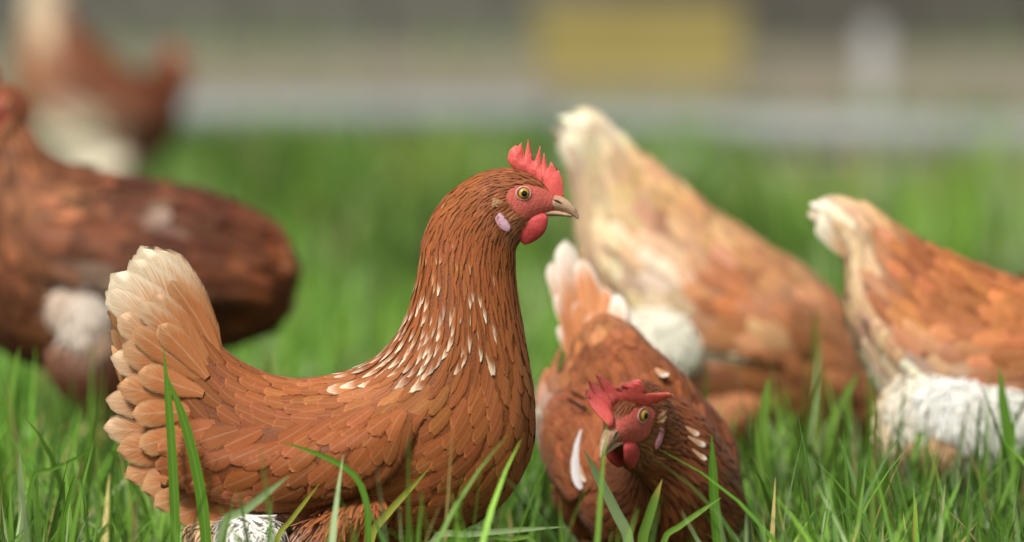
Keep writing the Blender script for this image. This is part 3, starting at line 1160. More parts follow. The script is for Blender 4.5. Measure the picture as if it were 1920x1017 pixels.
# yellow crate by the wall
yc_ = at(1196, 152, ground_d(152)); yc_[2] = 0.004
crate = tag(empty('yellow_crate', yc_), 'yellow plastic crate standing in front of the grey wall', 'crate')
sc_ = F / (ground_d(152) + 8)
cw, ch, cdp = 372 / sc_ / 2, 138 / sc_, 0.14
boxes('crate_front', [(-cw, cw, -cdp, -cdp + 0.012, 0.0, ch)], M_YELLOW, crate, 0.004)
boxes('crate_back', [(-cw, cw, cdp - 0.012, cdp, 0.0, ch)], M_YELLOW, crate, 0.004)
for s in (-1, 1):
    boxes('crate_end', [(s * cw - (0.012 if s > 0 else 0), s * cw + (0.012 if s < 0 else 0), -cdp + 0.0125, cdp - 0.0125, 0.0, ch)], M_YELLOW, crate, 0.003)
boxes('crate_floor', [(-cw + 0.0125, cw - 0.0125, -cdp + 0.0125, cdp - 0.0125, 0.004, 0.014)], M_YELLOW, crate, 0)
for s in (-1, 1):
    ys = sorted((s * (cdp + 0.0005), s * (cdp + 0.01)))
    boxes('crate_rim', [(-cw - 0.01, cw + 0.01, ys[0], ys[1], ch - 0.02, ch + 0.002)], M_YELLOW, crate, 0.003)

# bare trodden patch in the grass at the right
PATCH = (at(1750, 385, ground_d(385))[0], ground_d(385), 0.42, 1.5)
xs_ = [(PATCH[0] + PATCH[2] * 1.25 * math.cos(t) * (1 + 0.12 * math.sin(3 * t)), PATCH[1] + PATCH[3] * 1.25 * math.sin(t) * (1 + 0.1 * math.cos(4 * t)), 0.004) for t in np.linspace(0, 2 * math.pi, 48, endpoint=False)]
bp = mesh_obj('bare_patch', xs_, [tuple(range(48))], M_YARD, None, False)
bp['kind'] = 'structure'


# ------------------------------------------------------------------ grass
def blades(n, x, y, h, w, colr, g, rows=5, lean=0.5):
    az_ = g.random(n) * 2 * math.pi
    face = az_ + g.normal(0, 0.5, n)
    le = np.abs(g.normal(0, lean, n)) + 0.08
    cur = g.random(n)**1.5 * 2.2
    t = np.linspace(0, 1, rows)[None]
    ang = le[:, None] * (0.35 + cur[:, None] * t)
    hor = h[:, None] * t * np.sin(ang)
    ver = h[:, None] * t * np.cos(np.minimum(ang, 1.35))
    cx = x[:, None] + hor * np.cos(az_)[:, None]
    cy = y[:, None] + hor * np.sin(az_)[:, None]
    prof = np.interp(t, [0, 0.3, 0.7, 1.0], [0.8, 1.0, 0.72, 0.03]) * np.ones((n, 1))
    wx = -np.sin(face)[:, None] * w[:, None] * prof / 2
    wy = np.cos(face)[:, None] * w[:, None] * prof / 2
    Lp = np.stack([cx - wx, cy - wy, ver], -1)
    Rp = np.stack([cx + wx, cy + wy, ver], -1)
    V = np.stack([Lp, Rp], 2).reshape(n, rows * 2, 3)
    uv = np.stack([np.tile([0.0, 1.0], rows), np.repeat(np.linspace(0, 1, rows), 2)], -1)
    UV = np.repeat(uv[None], n, 0)
    C = np.repeat(colr[:, None, :], rows * 2, 1)
    fc = grid_faces(rows - 1, 1)
    Fc = (fc[None] + (np.arange(n) * rows * 2)[:, None, None]).reshape(-1, 4)
    return V.reshape(-1, 3), UV.reshape(-1, 2), C.reshape(-1, 3), Fc


def lownoise(x, y, s, ph):
    return (np.sin(x * s + ph) * np.cos(y * s * 1.3 + ph * 2) + np.sin(x * s * 2.1 + y * s * 1.7 + ph * 3) * 0.6
            + np.sin(-x * s * 0.7 + y * s * 2.6 + ph) * 0.6) / 2.2


def grass_colours(x, y, g):
    n = len(x)
    a = np.array([0.085, 0.205, 0.017]); b = np.array([0.18, 0.33, 0.045]); c = np.array([0.06, 0.14, 0.022]); d = np.array([0.32, 0.42, 0.19])
    f = np.clip(0.5 + 0.7 * lownoise(x, y, 5.0, 1.0) + g.normal(0, 0.25, n), 0, 1)[:, None]
    col = a * (1 - f) + b * f
    k = (g.random(n) < 0.18)[:, None]
    col = np.where(k, c, col)
    k = (g.random(n) < 0.11)[:, None]
    col = np.where(k, d, col)
    k = (g.random(n) < 0.05)[:, None]
    col = np.where(k, np.array([0.46, 0.36, 0.13]), col)
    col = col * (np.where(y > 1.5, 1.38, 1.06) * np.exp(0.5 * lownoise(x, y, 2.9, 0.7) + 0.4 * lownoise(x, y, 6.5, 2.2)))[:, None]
    return col * np.exp(g.normal(0, 0.18, n))[:, None]


gg = np.random.default_rng(11)
parts = []


def field(n, x0, x1, y0, y1, hmin, hmax, wmin, wmax, rows, lean=0.5, amp=0.4, front=False):
    x = gg.uniform(x0, x1, n); y = gg.uniform(y0, y1, n)
    keep = gg.random(n) < 0.72 + amp * lownoise(x, y, 7.0, 0.4)
    pd = ((x - PATCH[0]) / PATCH[2])**2 + ((y - PATCH[1]) / PATCH[3])**2
    keep &= gg.random(n) < np.clip(pd - 0.25, 0.06, 1)
    x, y = x[keep], y[keep]
    m = len(x)
    hh = hmin + (hmax - hmin) * np.clip(gg.beta(2.2, 2.6, m) + 0.18 * lownoise(x, y, 4.0, 2.0), 0.05, 1.2)
    ww = gg.uniform(wmin, wmax, m)
    hh = hh * (1 + 0.35 * lownoise(x, y, 3.1, 5.0))
    if front:                     # the hen has trodden the grass down where she stands
        under = np.exp(-((x + 0.16) / 0.26)**4) * np.exp(-((y + 0.02) / 0.3)**4)
        hh = hh * (1 - 0.5 * under) * np.where((under > 0.4) & (hh > 0.13), 0.55, 1)
        under = np.exp(-((x - 0.13) / 0.12)**4) * np.exp(-((y - 0.1) / 0.42)**4)
        hh = hh * (1 - 0.5 * under) * np.where((under > 0.4) & (hh > 0.13), 0.55, 1)
    parts.append(blades(m, x, y, hh, ww, grass_colours(x, y, gg), gg, rows, lean))


field(9500, -0.75, 0.75, -0.8, 0.9, 0.06, 0.20, 0.003, 0.0085, 6, 0.62, 0.5, True)
field(1300, -0.75, 0.75, -0.5, 0.9, 0.13, 0.26, 0.004, 0.0085, 7, 0.6, 0.5, True)
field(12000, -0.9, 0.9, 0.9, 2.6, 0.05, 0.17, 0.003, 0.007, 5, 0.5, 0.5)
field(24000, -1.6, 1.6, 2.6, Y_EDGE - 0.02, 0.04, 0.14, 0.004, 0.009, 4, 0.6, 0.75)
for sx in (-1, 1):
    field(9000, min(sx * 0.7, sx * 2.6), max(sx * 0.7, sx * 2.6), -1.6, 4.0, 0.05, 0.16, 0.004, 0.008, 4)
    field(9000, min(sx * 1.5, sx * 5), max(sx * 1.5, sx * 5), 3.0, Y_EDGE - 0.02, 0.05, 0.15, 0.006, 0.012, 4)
field(5000, -1.2, 1.2, -2.6, -0.8, 0.04, 0.10, 0.003, 0.007, 4)
# tussocks standing out of the far grass
for i in range(26):
    py_ = gg.uniform(300, 620)
    Yt = ground_d(py_)
    xt = at(gg.uniform(250, 1900), py_, Yt)[0]
    m_ = int(gg.integers(120, 260))
    xx, yy = gg.normal(xt, 0.07, m_), gg.normal(Yt, 0.08, m_)
    kk = (0.45, 0.7, 1.5, 1.9)[int(gg.integers(0, 4))]
    parts.append(blades(m_, xx, yy, gg.uniform(0.07, 0.10 + 0.12 * min(1.0, max(0.0, (py_ - 320) / 120)), m_), gg.uniform(0.005, 0.010, m_), np.clip(grass_colours(xx, yy, gg) * kk, 0, 0.5), gg, 5, 0.5))
# weeds at the foot of the wall and through the yard
field(900, -4, 4, Y_EDGE - 0.02, Y_EDGE + 0.5, 0.02, 0.07, 0.004, 0.009, 4)
field(700, -5, 5, Y_WALL - 0.5, Y_WALL - 0.03, 0.03, 0.12, 0.006, 0.012, 4)
off = 0
Vs_, Us_, Cs_, Fs_ = [], [], [], []
for V, U, C, Fc in parts:
    Vs_.append(V); Us_.append(U); Cs_.append(C); Fs_.append(Fc + off)
    off += len(V)
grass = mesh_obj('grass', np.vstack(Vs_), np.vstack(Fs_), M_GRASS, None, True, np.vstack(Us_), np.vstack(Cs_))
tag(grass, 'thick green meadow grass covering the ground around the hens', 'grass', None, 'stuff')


# single long blades that stand out in the photograph
def hero_blade(pts, width, Y, colr, label, twist=0.3, dy=0.0, tipc=None):
    """pts: photo pixels from the lowest seen point to the tip; the blade goes on down to the ground."""
    W3 = [at(px, py, Y) for px, py in pts]
    d0 = W3[0] - W3[1]
    foot = W3[0].copy()
    foot[0] += np.clip(d0[0], -0.03, 0.03) * 0.5
    foot[2] = -0.002
    ctl = np.array([foot] + W3)
    for i in range(len(ctl)):
        ctl[i, 1] += dy * i / len(ctl)
    A, _ = catmull(ctl, 18)
    n = len(A)
    tan = np.gradient(A, axis=0); tan /= np.linalg.norm(tan, axis=1, keepdims=True)
    V, UV, C = [], [], []
    k = width / (F / (Y + 8))
    for i in range(n):
        t = i / (n - 1)
        view = np.array([math.sin(twist * (t - 0.5) * 2), -math.cos(twist * (t - 0.5) * 2), 0])
        s = np.cross(tan[i], view); s /= np.linalg.norm(s)
        nn = np.cross(s, tan[i])
        wd = k / 2 * np.interp(t, [0, 0.45, 0.8, 1], [0.7, 1.0, 0.8, 0.04])
        for a in (-1, 0, 1):
            V.append(A[i] + s * wd * a + nn * (abs(a) * wd * 0.35))
            UV.append(((a + 1) / 2, t))
            cc = np.array(colr)
            if tipc is not None:
                f = np.clip((t - 0.8) / 0.12, 0, 1)
                cc = cc * (1 - f) + np.array(tipc) * f
            C.append(cc)
    o = mesh_obj('grass_blade', V, grid_faces(n - 1, 2), M_GRASS, None, True, UV, C)
    # origin at the foot
    me = o.data
    me.transform(Matrix.Translation(-Vector(foot)))
    o.location = foot
    tag(o, label, 'grass blade', 'single long grass blades')
    return o


G1, G2, G3, G4 = (0.11, 0.26, 0.02), (0.20, 0.36, 0.05), (0.32, 0.44, 0.19), (0.40, 0.42, 0.06)
HB = [
    ([(329, 1010), (325, 900), (318, 780), (306, 650)], 19, -0.13, G1, 'tall upright green blade crossing the front hen\'s tail, left of a pair', None),
    ([(386, 1010), (372, 900), (345, 790), (311, 700)], 22, -0.14, G1, 'tall leaning green blade crossing the front hen\'s tail, right of a pair', None),
    ([(690, 1000), (686, 940), (662, 890), (600, 855), (523, 830)], 13, -0.19, G1, 'arched green blade drooping left across the front hen\'s wing', None),
    ([(695, 1012), (725, 965), (765, 920), (806, 877)], 15, -0.13, G4, 'yellow-green blade leaning right below the front hen\'s breast', None),
    ([(520, 1012), (545, 975), (575, 935), (600, 904)], 10, -0.13, G4, 'thin yellow-green blade leaning right below the front hen\'s wing', None),
    ([(420, 985), (455, 960), (500, 925), (542, 893)], 18, -0.30, G3, 'soft pale blade leaning right beside the white fluff', None),
    ([(812, 1014), (880, 1003), (960, 996), (1062, 990)], 13, -0.16, G3, 'pale blade lying almost flat below the front hen\'s breast', None),
    ([(1178, 1012), (1155, 960), (1125, 900), (1094, 842)], 21, 0.08, G3, 'broad pale blade crossing the breast of the crouching hen', None),
    ([(1205, 1012), (1216, 970), (1228, 930), (1241, 896)], 20, 0.10, G2, 'blade with a bitten yellow tip before the crouching hen', (0.66, 0.5, 0.12)),
    ([(1345, 1012), (1340, 950), (1336, 880), (1334, 812)], 20, 0.12, G1, 'upright green blade before the crouching hen\'s wing', None),
    ([(1245, 1012), (1275, 985), (1312, 958), (1352, 930)], 12, 0.05, G2, 'thin blade leaning right below the crouching hen', None),
    ([(1682, 1012), (1664, 960), (1640, 915), (1609, 862)], 9, 0.10, G1, 'thin dark blade leaning left below the right hen\'s white fluff', None),
    ([(1895, 860), (1888, 800), (1880, 750), (1874, 685)], 24, 0.45, G1, 'upright blurred green blade before the right hen\'s white fluff', None),
    ([(1532, 760), (1530, 700), (1528, 640), (1526, 565)], 19, 0.95, (0.17, 0.20, 0.03), 'tall olive blade standing between the two pale hens', None),
    ([(40, 1012), (40, 960), (39, 910), (37, 850)], 13, 0.05, G3, 'upright pale blade at the left edge of the picture', None),
    ([(60, 900), (100, 880), (140, 862), (178, 838)], 8, 0.10, G1, 'thin blade leaning right at the left of the front hen\'s tail', None),
    ([(118, 985), (125, 950), (133, 915), (142, 885)], 9, 0.0, G1, 'thin dark upright blade left of the front hen', None),
    ([(1716, 1014), (1716, 985), (1716, 960), (1717, 935)], 11, 0.0, (0.5, 0.38, 0.08), 'dry yellow stalk among the grass at lower right', None),
    ([(1560, 800), (1572, 770), (1590, 735), (1612, 700)], 20, 0.6, G2, 'blurred blade leaning right below the olive blade', None),
    ([(1430, 800), (1433, 770), (1437, 740), (1441, 705)], 24, 0.5, G2, 'blurred bright blade to the right of the crouching hen', None),
    ([(1000, 1014), (960, 1010), (905, 1005), (840, 1000)], 9, -0.05, G2, 'thin blade lying flat at the foot of the front hen\'s breast', None),
    ([(18, 780), (22, 730), (28, 690), (36, 652)], 13, 0.5, G2, 'tall blurred blade rising before the dark hen at left edge', None),
]
for i, (pts, wd, Y, c_, lab, tp_) in enumerate(HB):
    hero_blade(pts, wd, Y, c_, lab, twist=random.uniform(-0.5, 0.5), dy=random.uniform(-0.02, 0.02), tipc=tp_)

# ------------------------------------------------------------------ the hens
BROWN = (0.295, 0.088, 0.024)
CREAM = (0.74, 0.56, 0.36)
WHITE = (0.88, 0.84, 0.77)


def default_tip(pp, base, g):
    n = len(pp)
    t = np.minimum(base * 1.35 + 0.015, 0.86)
    return t, np.full(n, 0.16) + g.random(n) * 0.1, np.full(n, 0.5)


# ---- front hen (in focus, side view, facing right)
loc, S, p2l, l2p = tracer(1190, 620)
MAIN_ST = [
    (268, 500, 232, 790, 9, 0.2), (292, 492, 258, 862, 22, 0.25), (330, 520, 292, 925, 40, 0.3), (382, 607, 345, 968, 64, 0.25),
    (440, 668, 415, 985, 88, 0.15), (530, 706, 500, 1000, 112, 0.05), (612, 704, 600, 1012, 126), (682, 684, 712, 1016, 130),
    (735, 640, 832, 1004, 126), (763, 590, 938, 945, 116), (780, 536, 992, 860, 102), (789, 486, 1003, 768, 86),
    (795, 446, 986, 645, 68), (812, 402, 969, 540, 56), (836, 368, 966, 497, 51)]


def main_size(pp):
    x, y = pp[..., 0], pp[..., 1]
    # base: breast and flank
    w = np.full(x.shape, 0.0180); L = np.full(x.shape, 0.0290)
    # neck hackles: narrow and long, the higher the smaller
    f = np.clip((740 - y) / 90, 0, 1) * np.clip((x - 640) / 60, 0, 1)
    f = np.where((x > 900), np.clip((660 - y) / 100, 0, 1), f)
    hk = np.clip((y - 400) / 300, 0, 1)
    w = w * (1 - f) + (0.0036 + 0.0038 * hk) * f
    L = L * (1 - f) + (0.017 + 0.021 * hk) * f
    # back / saddle
    b = np.clip((680 - x) / 60, 0, 1) * np.clip((x - 430) / 60, 0, 1) * np.clip((800 - y) / 50, 0, 1)
    w = w * (1 - b) + 0.0145 * b; L = L * (1 - b) + 0.025 * b
    # tail cone
    t = np.clip((450 - x) / 80, 0, 1)
    w = w * (1 - t) + 0.0255 * t; L = L * (1 - t) + 0.05 * t
    # belly fluff
    bl = np.clip((y - 955) / 30, 0, 1) * np.clip((660 - x) / 60, 0, 1)
    w = w * (1 - bl) + 0.008 * bl; L = L * (1 - bl) + 0.03 * bl
    return w, L


def main_wing(pp):
    x, y = pp[..., 0], pp[..., 1]
    f = np.clip((820 - x) / 380, 0, 1)
    return 0.0165 + 0.0095 * f, 0.024 + 0.016 * f


def main_tip(pp, base, g):
    n = len(pp)
    x, y = pp[:, 0], pp[:, 1]
    t = np.minimum(base * 1.62 + 0.015, 0.86)
    ext = 0.13 + g.random(n) * 0.09
    shaft = np.full(n, 0.55)
    # white-edged hackles in a band over the shoulders
    line = 660 + (x - 700) * 0.05
    hk = np.exp(-((y - 600 + (x - 800) * 0.25) / 95)**2) * np.clip((945 - x) / 90, 0, 1) * np.clip((x - 655) / 40, 0, 1) * np.clip((735 - y) / 40, 0, 1)
    hk = np.maximum(hk, 0.35 * np.clip((560 - y) / 60, 0, 1) * np.clip((870 - x) / 60, 0, 1))
    pick = g.random(n) < hk * 1.0
    nape = pick & (y < 500)
    t[pick] = np.array([0.76, 0.57, 0.40]) * np.exp(g.normal(-0.05, 0.22, (pick.sum(), 1)))
    ext[pick] = 0.40 + 0.2 * g.random(pick.sum())
    t[nape] = (0.50, 0.25, 0.11)
    # cream ends on the tail feathers
    tl = np.clip((400 - x) / 130, 0, 1) * np.clip((1000 - y) / 220, 0, 1)
    f = (tl * (0.45 + 0.55 * g.random(n)))[:, None]
    t = t * (1 - f) + np.array([0.66, 0.40, 0.21]) * f
    ext = ext + 0.22 * f[:, 0]
    # pale-centred, brown-rimmed coverts up the tail
    pc_ = (x < 330) & (y < 800) & (g.random(n) < 0.5)
    base[pc_] = np.array([0.44, 0.22, 0.095]) * np.exp(g.normal(-0.1, 0.25, (pc_.sum(), 1)))
    t[pc_] = np.array([0.36, 0.14, 0.05])
    ext[pc_] = 0.2
    return np.clip(t, 0, 0.86), np.clip(ext, 0.05, 0.6), shaft


mt = []
for rx, ry, tx, ty, wd, y0, y1, bend, k in (
        (420, 690, 322, 520, 46, 0.012, 0.010, 0.04, 1.0), (400, 690, 290, 545, 50, 0.020, 0.019, 0.03, 0.8), (395, 690, 262, 560, 50, 0.024, 0.022, 0.02, 0.6), (392, 700, 300, 600, 50, 0.03, 0.027, 0.02, 1.0),
        (390, 710, 250, 610, 50, 0.028, 0.024, 0.01, 1.0), (385, 730, 262, 690, 54, 0.034, 0.027, 0.0, 1.0), (385, 760, 250, 770, 54, 0.034, 0.025, 0.0, 1.0), (385, 790, 262, 830, 54, 0.034, 0.026, -0.02, 1.0),
        (415, 690, 290, 464, 74, 0.003, 0.003, 0.05, 0.35), (412, 690, 262, 461, 82, 0.007, 0.006, 0.05, 0.0), (410, 695, 246, 482, 78, 0.010, 0.010, 0.04, 0.1),
        (408, 700, 212, 508, 82, 0.015, 0.013, 0.04, 0.0), (405, 705, 201, 540, 70, 0.018, 0.015, 0.03, 0.15), (402, 715, 222, 586, 66, 0.022, 0.018, 0.03, 0.7),
        (400, 720, 232, 640, 66, 0.025, 0.02, 0.01, 0.9), (398, 730, 210, 664, 60, 0.022, 0.012, 0.01, 0.55), (398, 755, 224, 716, 64, 0.030, 0.020, 0.0, 1.0),
        (398, 780, 202, 745, 58, 0.024, 0.010, 0.03, 0.7), (398, 800, 196, 798, 62, 0.020, 0.008, -0.02, 0.65), (400, 815, 222, 838, 66, 0.030, 0.018, -0.03, 1.0),
        (402, 830, 236, 890, 60, 0.028, 0.016, -0.03, 1.0),
        (420, 855, 268, 912, 62, 0.036, 0.024, -0.03, 1.0), (435, 880, 292, 940, 62, 0.040, 0.028, -0.03, 1.0), (450, 905, 325, 962, 62, 0.046, 0.034, -0.03, 1.0), (470, 925, 370, 980, 58, 0.054, 0.044, -0.03, 1.0)):
    bc = tuple(np.array((0.50, 0.23, 0.095)) * (1 - k) + np.array((0.40, 0.145, 0.05)) * k)
    tc = tuple(np.array((0.80, 0.66, 0.47)) * (1 - k) + np.array((0.50, 0.265, 0.125)) * k)
    mt.append((rx, ry, tx, ty, wd, y0, y1, bend, bc, tc, 0.44 - 0.1 * k))

hen0, surf0 = make_hen(dict(
    seed=21, loc=loc, S=S, p2l=p2l, l2p=l2p, stations=MAIN_ST, head=(rotm(0), p2l(960, 380)),
    label='sharp brown hen in side view with head up, red comb, facing right',
    base=BROWN, res=(240, 120), var=0.085,
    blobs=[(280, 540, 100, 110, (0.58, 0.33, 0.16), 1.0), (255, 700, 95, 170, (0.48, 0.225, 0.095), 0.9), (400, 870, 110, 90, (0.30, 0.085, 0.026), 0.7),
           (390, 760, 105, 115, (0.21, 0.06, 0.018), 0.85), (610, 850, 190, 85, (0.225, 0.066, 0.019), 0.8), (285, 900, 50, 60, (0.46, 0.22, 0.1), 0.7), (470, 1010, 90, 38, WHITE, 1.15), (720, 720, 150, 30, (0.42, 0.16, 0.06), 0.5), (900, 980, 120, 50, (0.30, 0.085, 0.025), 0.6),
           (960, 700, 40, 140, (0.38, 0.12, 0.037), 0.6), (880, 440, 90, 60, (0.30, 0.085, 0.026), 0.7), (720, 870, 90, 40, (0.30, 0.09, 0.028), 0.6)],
    size=main_size, wing_size=main_wing, tip=main_tip,
    wing=(8.4, 3.3, 0.105, 0.225, 0.268, 0.352), wing_bulge=0.021,
    tail=mt, single=(190, 100, 0), near=-1, tuft=0.02, wing_skew=0.55, tail_gap=0.22,
    inframe=lambda q: (q[:, 1] < 1010),
    fluff=[(470, 995, 62, 46, -0.058, WHITE), (395, 1000, 40, 36, -0.045, (0.60, 0.38, 0.22)), (470, 995, 55, 40, 0.058, WHITE)],
    legs=[(1, (640, 930), (560, 1080), (600, 1180)), (-1, (665, 945), (585, 1085), (640, 1180))]))

# ---- crouching hen facing the camera
d1 = ground_d(1109)
Sc = 1920.0


def c_p2l(px, py):
    return np.array([(px - 600) / Sc, 0.0, (1190 - py) / Sc])


def c_l2p(p):
    p = np.asarray(p)
    return np.stack([600 + p[..., 0] * Sc, 1190 - p[..., 2] * Sc], -1)


def tilt(tab, deg, cx, cy):
    out = []
    c, s = math.cos(R(deg)), math.sin(R(deg))
    for q in tab:
        r = list(q)
        for a in (0, 2):
            dx, dy = q[a] - cx, q[a + 1] - cy
            r[a], r[a + 1] = cx + dx * c - dy * s, cy + dx * s + dy * c
        out.append(tuple(r))
    return out


CR_ST = tilt([(325, 742, 270, 810, 20, 0.2), (338, 728, 285, 860, 40, 0.25), (362, 716, 308, 918, 62, 0.3), (398, 708, 350, 965, 86, 0.25),
              (450, 706, 405, 1020, 110, 0.15), (530, 714, 490, 1050, 132, 0.05), (612, 714, 590, 1062, 148), (690, 722, 690, 1066, 154)], 13, 600, 860)
CR_ST = [q[:5] + (max(q[5] if len(q) > 5 else 0.0, 0.22),) for q in CR_ST]
CR_ST += [(765, 790, 785, 1130, 152, 0.3), (820, 800, 870, 1120, 138, 0.3, 0.0), (868, 802, 940, 1070, 106, 0.1, -0.006), (908, 782, 985, 990, 78, 0, -0.020),
          (940, 765, 1005, 935, 66, 0, -0.045)]
head_o = np.array([(1030 - 600) / Sc, -0.076, (1190 - 818) / Sc])
head_R = rotm(R(-44), R(13), R(-2)) * 1.1


def cr_flop(q):
    # front lobe leans one way, rear lobe hangs over to the other side
    q = np.array([q[0], q[1], q[2] - 0.15 * max(0.0, q[2] - hl(0, 340)[2])])
    h = max(0.0, q[2] - hl(0, 362)[2])
    f = np.clip((q[0] - hl(1000, 0)[0]) / (25 * HS), -1, 1)
    if f > 0:
        return np.array([q[0], q[1] - 0.75 * h * f, q[2] + 0.006 * f - 0.1 * h * f])
    a = -f * min(1.0, h / 0.014)
    return np.array([q[0] + 0.1 * h, q[1] + a * h * 1.15, q[2] - a * h * 0.45])


def cr_size(pp):
    w, L = main_size(np.stack([pp[..., 0], pp[..., 1]], -1))
    x, y = pp[..., 0], pp[..., 1]
    f = np.clip((x - 800) / 120, 0, 1)
    w = np.where(x > 700, 0.0145 * (1 - f) + 0.0062 * f, np.maximum(w, 0.011))
    L = np.where(x > 700, 0.029 * (1 - f) + 0.023 * f, np.maximum(L, 0.025))
    return w, L


def cr_tip(pp, base, g):
    n = len(pp)
    x, y = pp[:, 0], pp[:, 1]
    t = np.minimum(base * 1.4 + 0.015, 0.86)
    ext = 0.14 + g.random(n) * 0.1
    hk = np.exp(-((x - 800) / 60)**2) * np.exp(-((y - 850) / 70)**2)
    pick = g.random(n) < hk * 0.0
    t[pick] = (0.82, 0.72, 0.6)
    ext[pick] = 0.5
    tl = np.clip((420 - x) / 130, 0, 1)
    pick = g.random(n) < tl * 0.55
    t[pick] = (0.80, 0.66, 0.50)
    ext[pick] = 0.45
    return t, ext, np.full(n, 0.45)


ct = []
cr_loc = at(1190, 1109, d1); cr_loc[2] = 0
cr_yaw = R(-90 + 17)
hen1, surf1 = make_hen(dict(
    seed=41, loc=(cr_loc[0], cr_loc[1] + 0.03, 0), rz=cr_yaw, S=Sc, p2l=c_p2l, l2p=c_l2p, stations=CR_ST, head=(head_R, head_o), noflip=True,
    label='brown hen facing the camera with lowered head and flopped red comb', headk=0.85,
    base=(0.235, 0.068, 0.022), res=(220, 110), var=0.2,
    blobs=[(360, 560, 90, 110, (0.52, 0.24, 0.10), 0.9), (430, 760, 80, 120, (0.42, 0.15, 0.05), 0.7), (520, 690, 40, 30, (0.5, 0.24, 0.11), 0.5),
           (900, 950, 90, 90, (0.15, 0.045, 0.016), 0.95), (800, 1060, 90, 60, (0.17, 0.05, 0.018), 0.8), (470, 880, 50, 50, WHITE, 0.6)],
    size=cr_size, wing_size=main_wing, tip=cr_tip, flop=cr_flop,
    wing=(8.6, 3.2, 0.105, 0.22, 0.30, 0.36), wing_bulge=0.012,
    tail=ct, single=(110, 25, 0), near=1, view=np.array([1.0, 0, 0.1]), visy=-0.02, detail=True,
    legs=[(1, (600, 960), (560, 1090), (600, 1180)), (-1, (600, 960), (570, 1090), (630, 1180))]))
# loose white feather hanging at the breast, and white feathers on the shoulder
c2l = Matrix.Translation(Vector((cr_loc[0], cr_loc[1] + 0.03, 0))) @ Matrix.Rotation(cr_yaw, 4, 'Z')
inv = c2l.inverted()


def to_cr(px, py, Y):
    return np.array(inv @ Vector(at(px, py, Y)))


TB, TW = (0.50, 0.20, 0.08, 0.9), (0.86, 0.76, 0.64)
for rx, ry, tx, ty, wd, yo, ex, nx in (
        (1105, 700, 1066, 446, 66, 0.250, 0.50, 0.3), (1100, 700, 1040, 486, 52, 0.255, 0.42, 0.5), (1110, 700, 1092, 482, 50, 0.245, 0.25, -0.2), (1115, 700, 1112, 520, 44, 0.24, 0.12, -0.3),
        (1120, 710, 1135, 535, 44, 0.235, 0.15, -0.4), (1125, 715, 1158, 548, 46, 0.23, 0.42, -0.5), (1128, 720, 1176, 574, 44, 0.235, 0.45, -0.6), (1100, 705, 1052, 545, 50, 0.235, 0.35, 0.6),
        (1098, 715, 1058, 604, 46, 0.22, 0.42, 0.5), (1130, 725, 1166, 610, 44, 0.215, 0.2, -0.5), (1105, 715, 1090, 560, 50, 0.225, 0.12, 0.2), (1118, 715, 1122, 580, 48, 0.215, 0.1, -0.1),
        (1100, 730, 1075, 640, 46, 0.205, 0.12, 0.4), (1128, 735, 1150, 645, 46, 0.20, 0.1, -0.4)):
    flat_feather('tail_feather', to_cr(rx, ry, d1 + yo - 0.05), to_cr(tx, ty, d1 + yo), wd / 1800, (1.0, nx, 0.25), random.uniform(-0.04, 0.04), hen1,
                 tuple(np.array(TB) * [1.1, 1.1, 1.1, 1]), (*TW, ex), curl=-0.04)
from mathutils.bvhtree import BVHTree
bd_ = [o for o in hen1.children if o.name.startswith('body')][0]
bvh = BVHTree.FromPolygons([c2l @ v.co for v in bd_.data.vertices], [tuple(p.vertices) for p in bd_.data.polygons])


def on_cr(px, py, off=0.008):
    """the spot on the hen's own surface seen at a pixel, lifted off it a little."""
    d = Vector(at(px, py, d1) - CAM).normalized()
    h_ = bvh.ray_cast(Vector(CAM), d)
    p_ = h_[0] if h_[0] is not None else Vector(at(px, py, d1))
    return np.array(inv @ (p_ - d * off))


wf = flat_feather('white_feather', on_cr(1092, 806, 0.014), on_cr(1080, 922, 0.03), 30 / 1840, (1, 0.25, 0), 0.05, hen1, (0.80, 0.79, 0.78, 0.2), (0.86, 0.86, 0.86, 0.4), curl=0.08)
tag(wf, 'loose white feather hanging at the breast')
for px, py, tx, ty, wd in ((1090, 815, 1066, 848, 12), (1088, 840, 1062, 880, 12), (1092, 860, 1096, 905, 14), (1286, 800, 1312, 816, 12), (1290, 818, 1324, 836, 13), (1298, 842, 1326, 862, 11),
                           (1230, 690, 1252, 706, 22), (1062, 745, 1100, 765, 22), (1070, 735, 1098, 745, 20)):
    flat_feather('white_feather', on_cr(px, py, 0.009), on_cr(tx, ty, 0.015), wd / 1840, (0.9, 0.3, 0.4), 0.03, hen1, (0.5, 0.28, 0.16, 0.3), (0.84, 0.76, 0.64, 0.42))


# ---- pale hen behind, head down
def coarse_size(pp):
    return np.full(pp.shape[:-1], 0.021), np.full(pp.shape[:-1], 0.038)


def coarse_wing(pp):
    return np.full(pp.shape[:-1], 0.024), np.full(pp.shape[:-1], 0.044)


def fan_tail(st, n, S, base, tip, ex, wd=56, spread=0.012, rot=0.0):
    """tail feathers between the top of the second ring and the end of the tail."""
    out = []
    (t0x, t0y, b0x, b0y), (t1x, t1y), q = st[0][:4], st[1][:2], st[3]
    rx, ry = q[0] * 0.62 + q[2] * 0.38, q[1] * 0.62 + q[3] * 0.38
    for i in range(n):
        f = i / (n - 1)
        if f < 0.4:
            g_ = f / 0.4
            tx, ty = t1x + (t0x - t1x) * g_, t1y + (t0y - t1y) * g_
        else:
            g_ = (f - 0.4) / 0.6
            tx, ty = t0x + (b0x - t0x) * g_, t0y + (b0y - t0y) * g_
        out.append((rx, ry + 12 * f, tx, ty, wd, 0.004 + spread * f, 0.004 + spread * 1.2 * f, 0.03 * (1 - f), base, tip, ex))
    return out


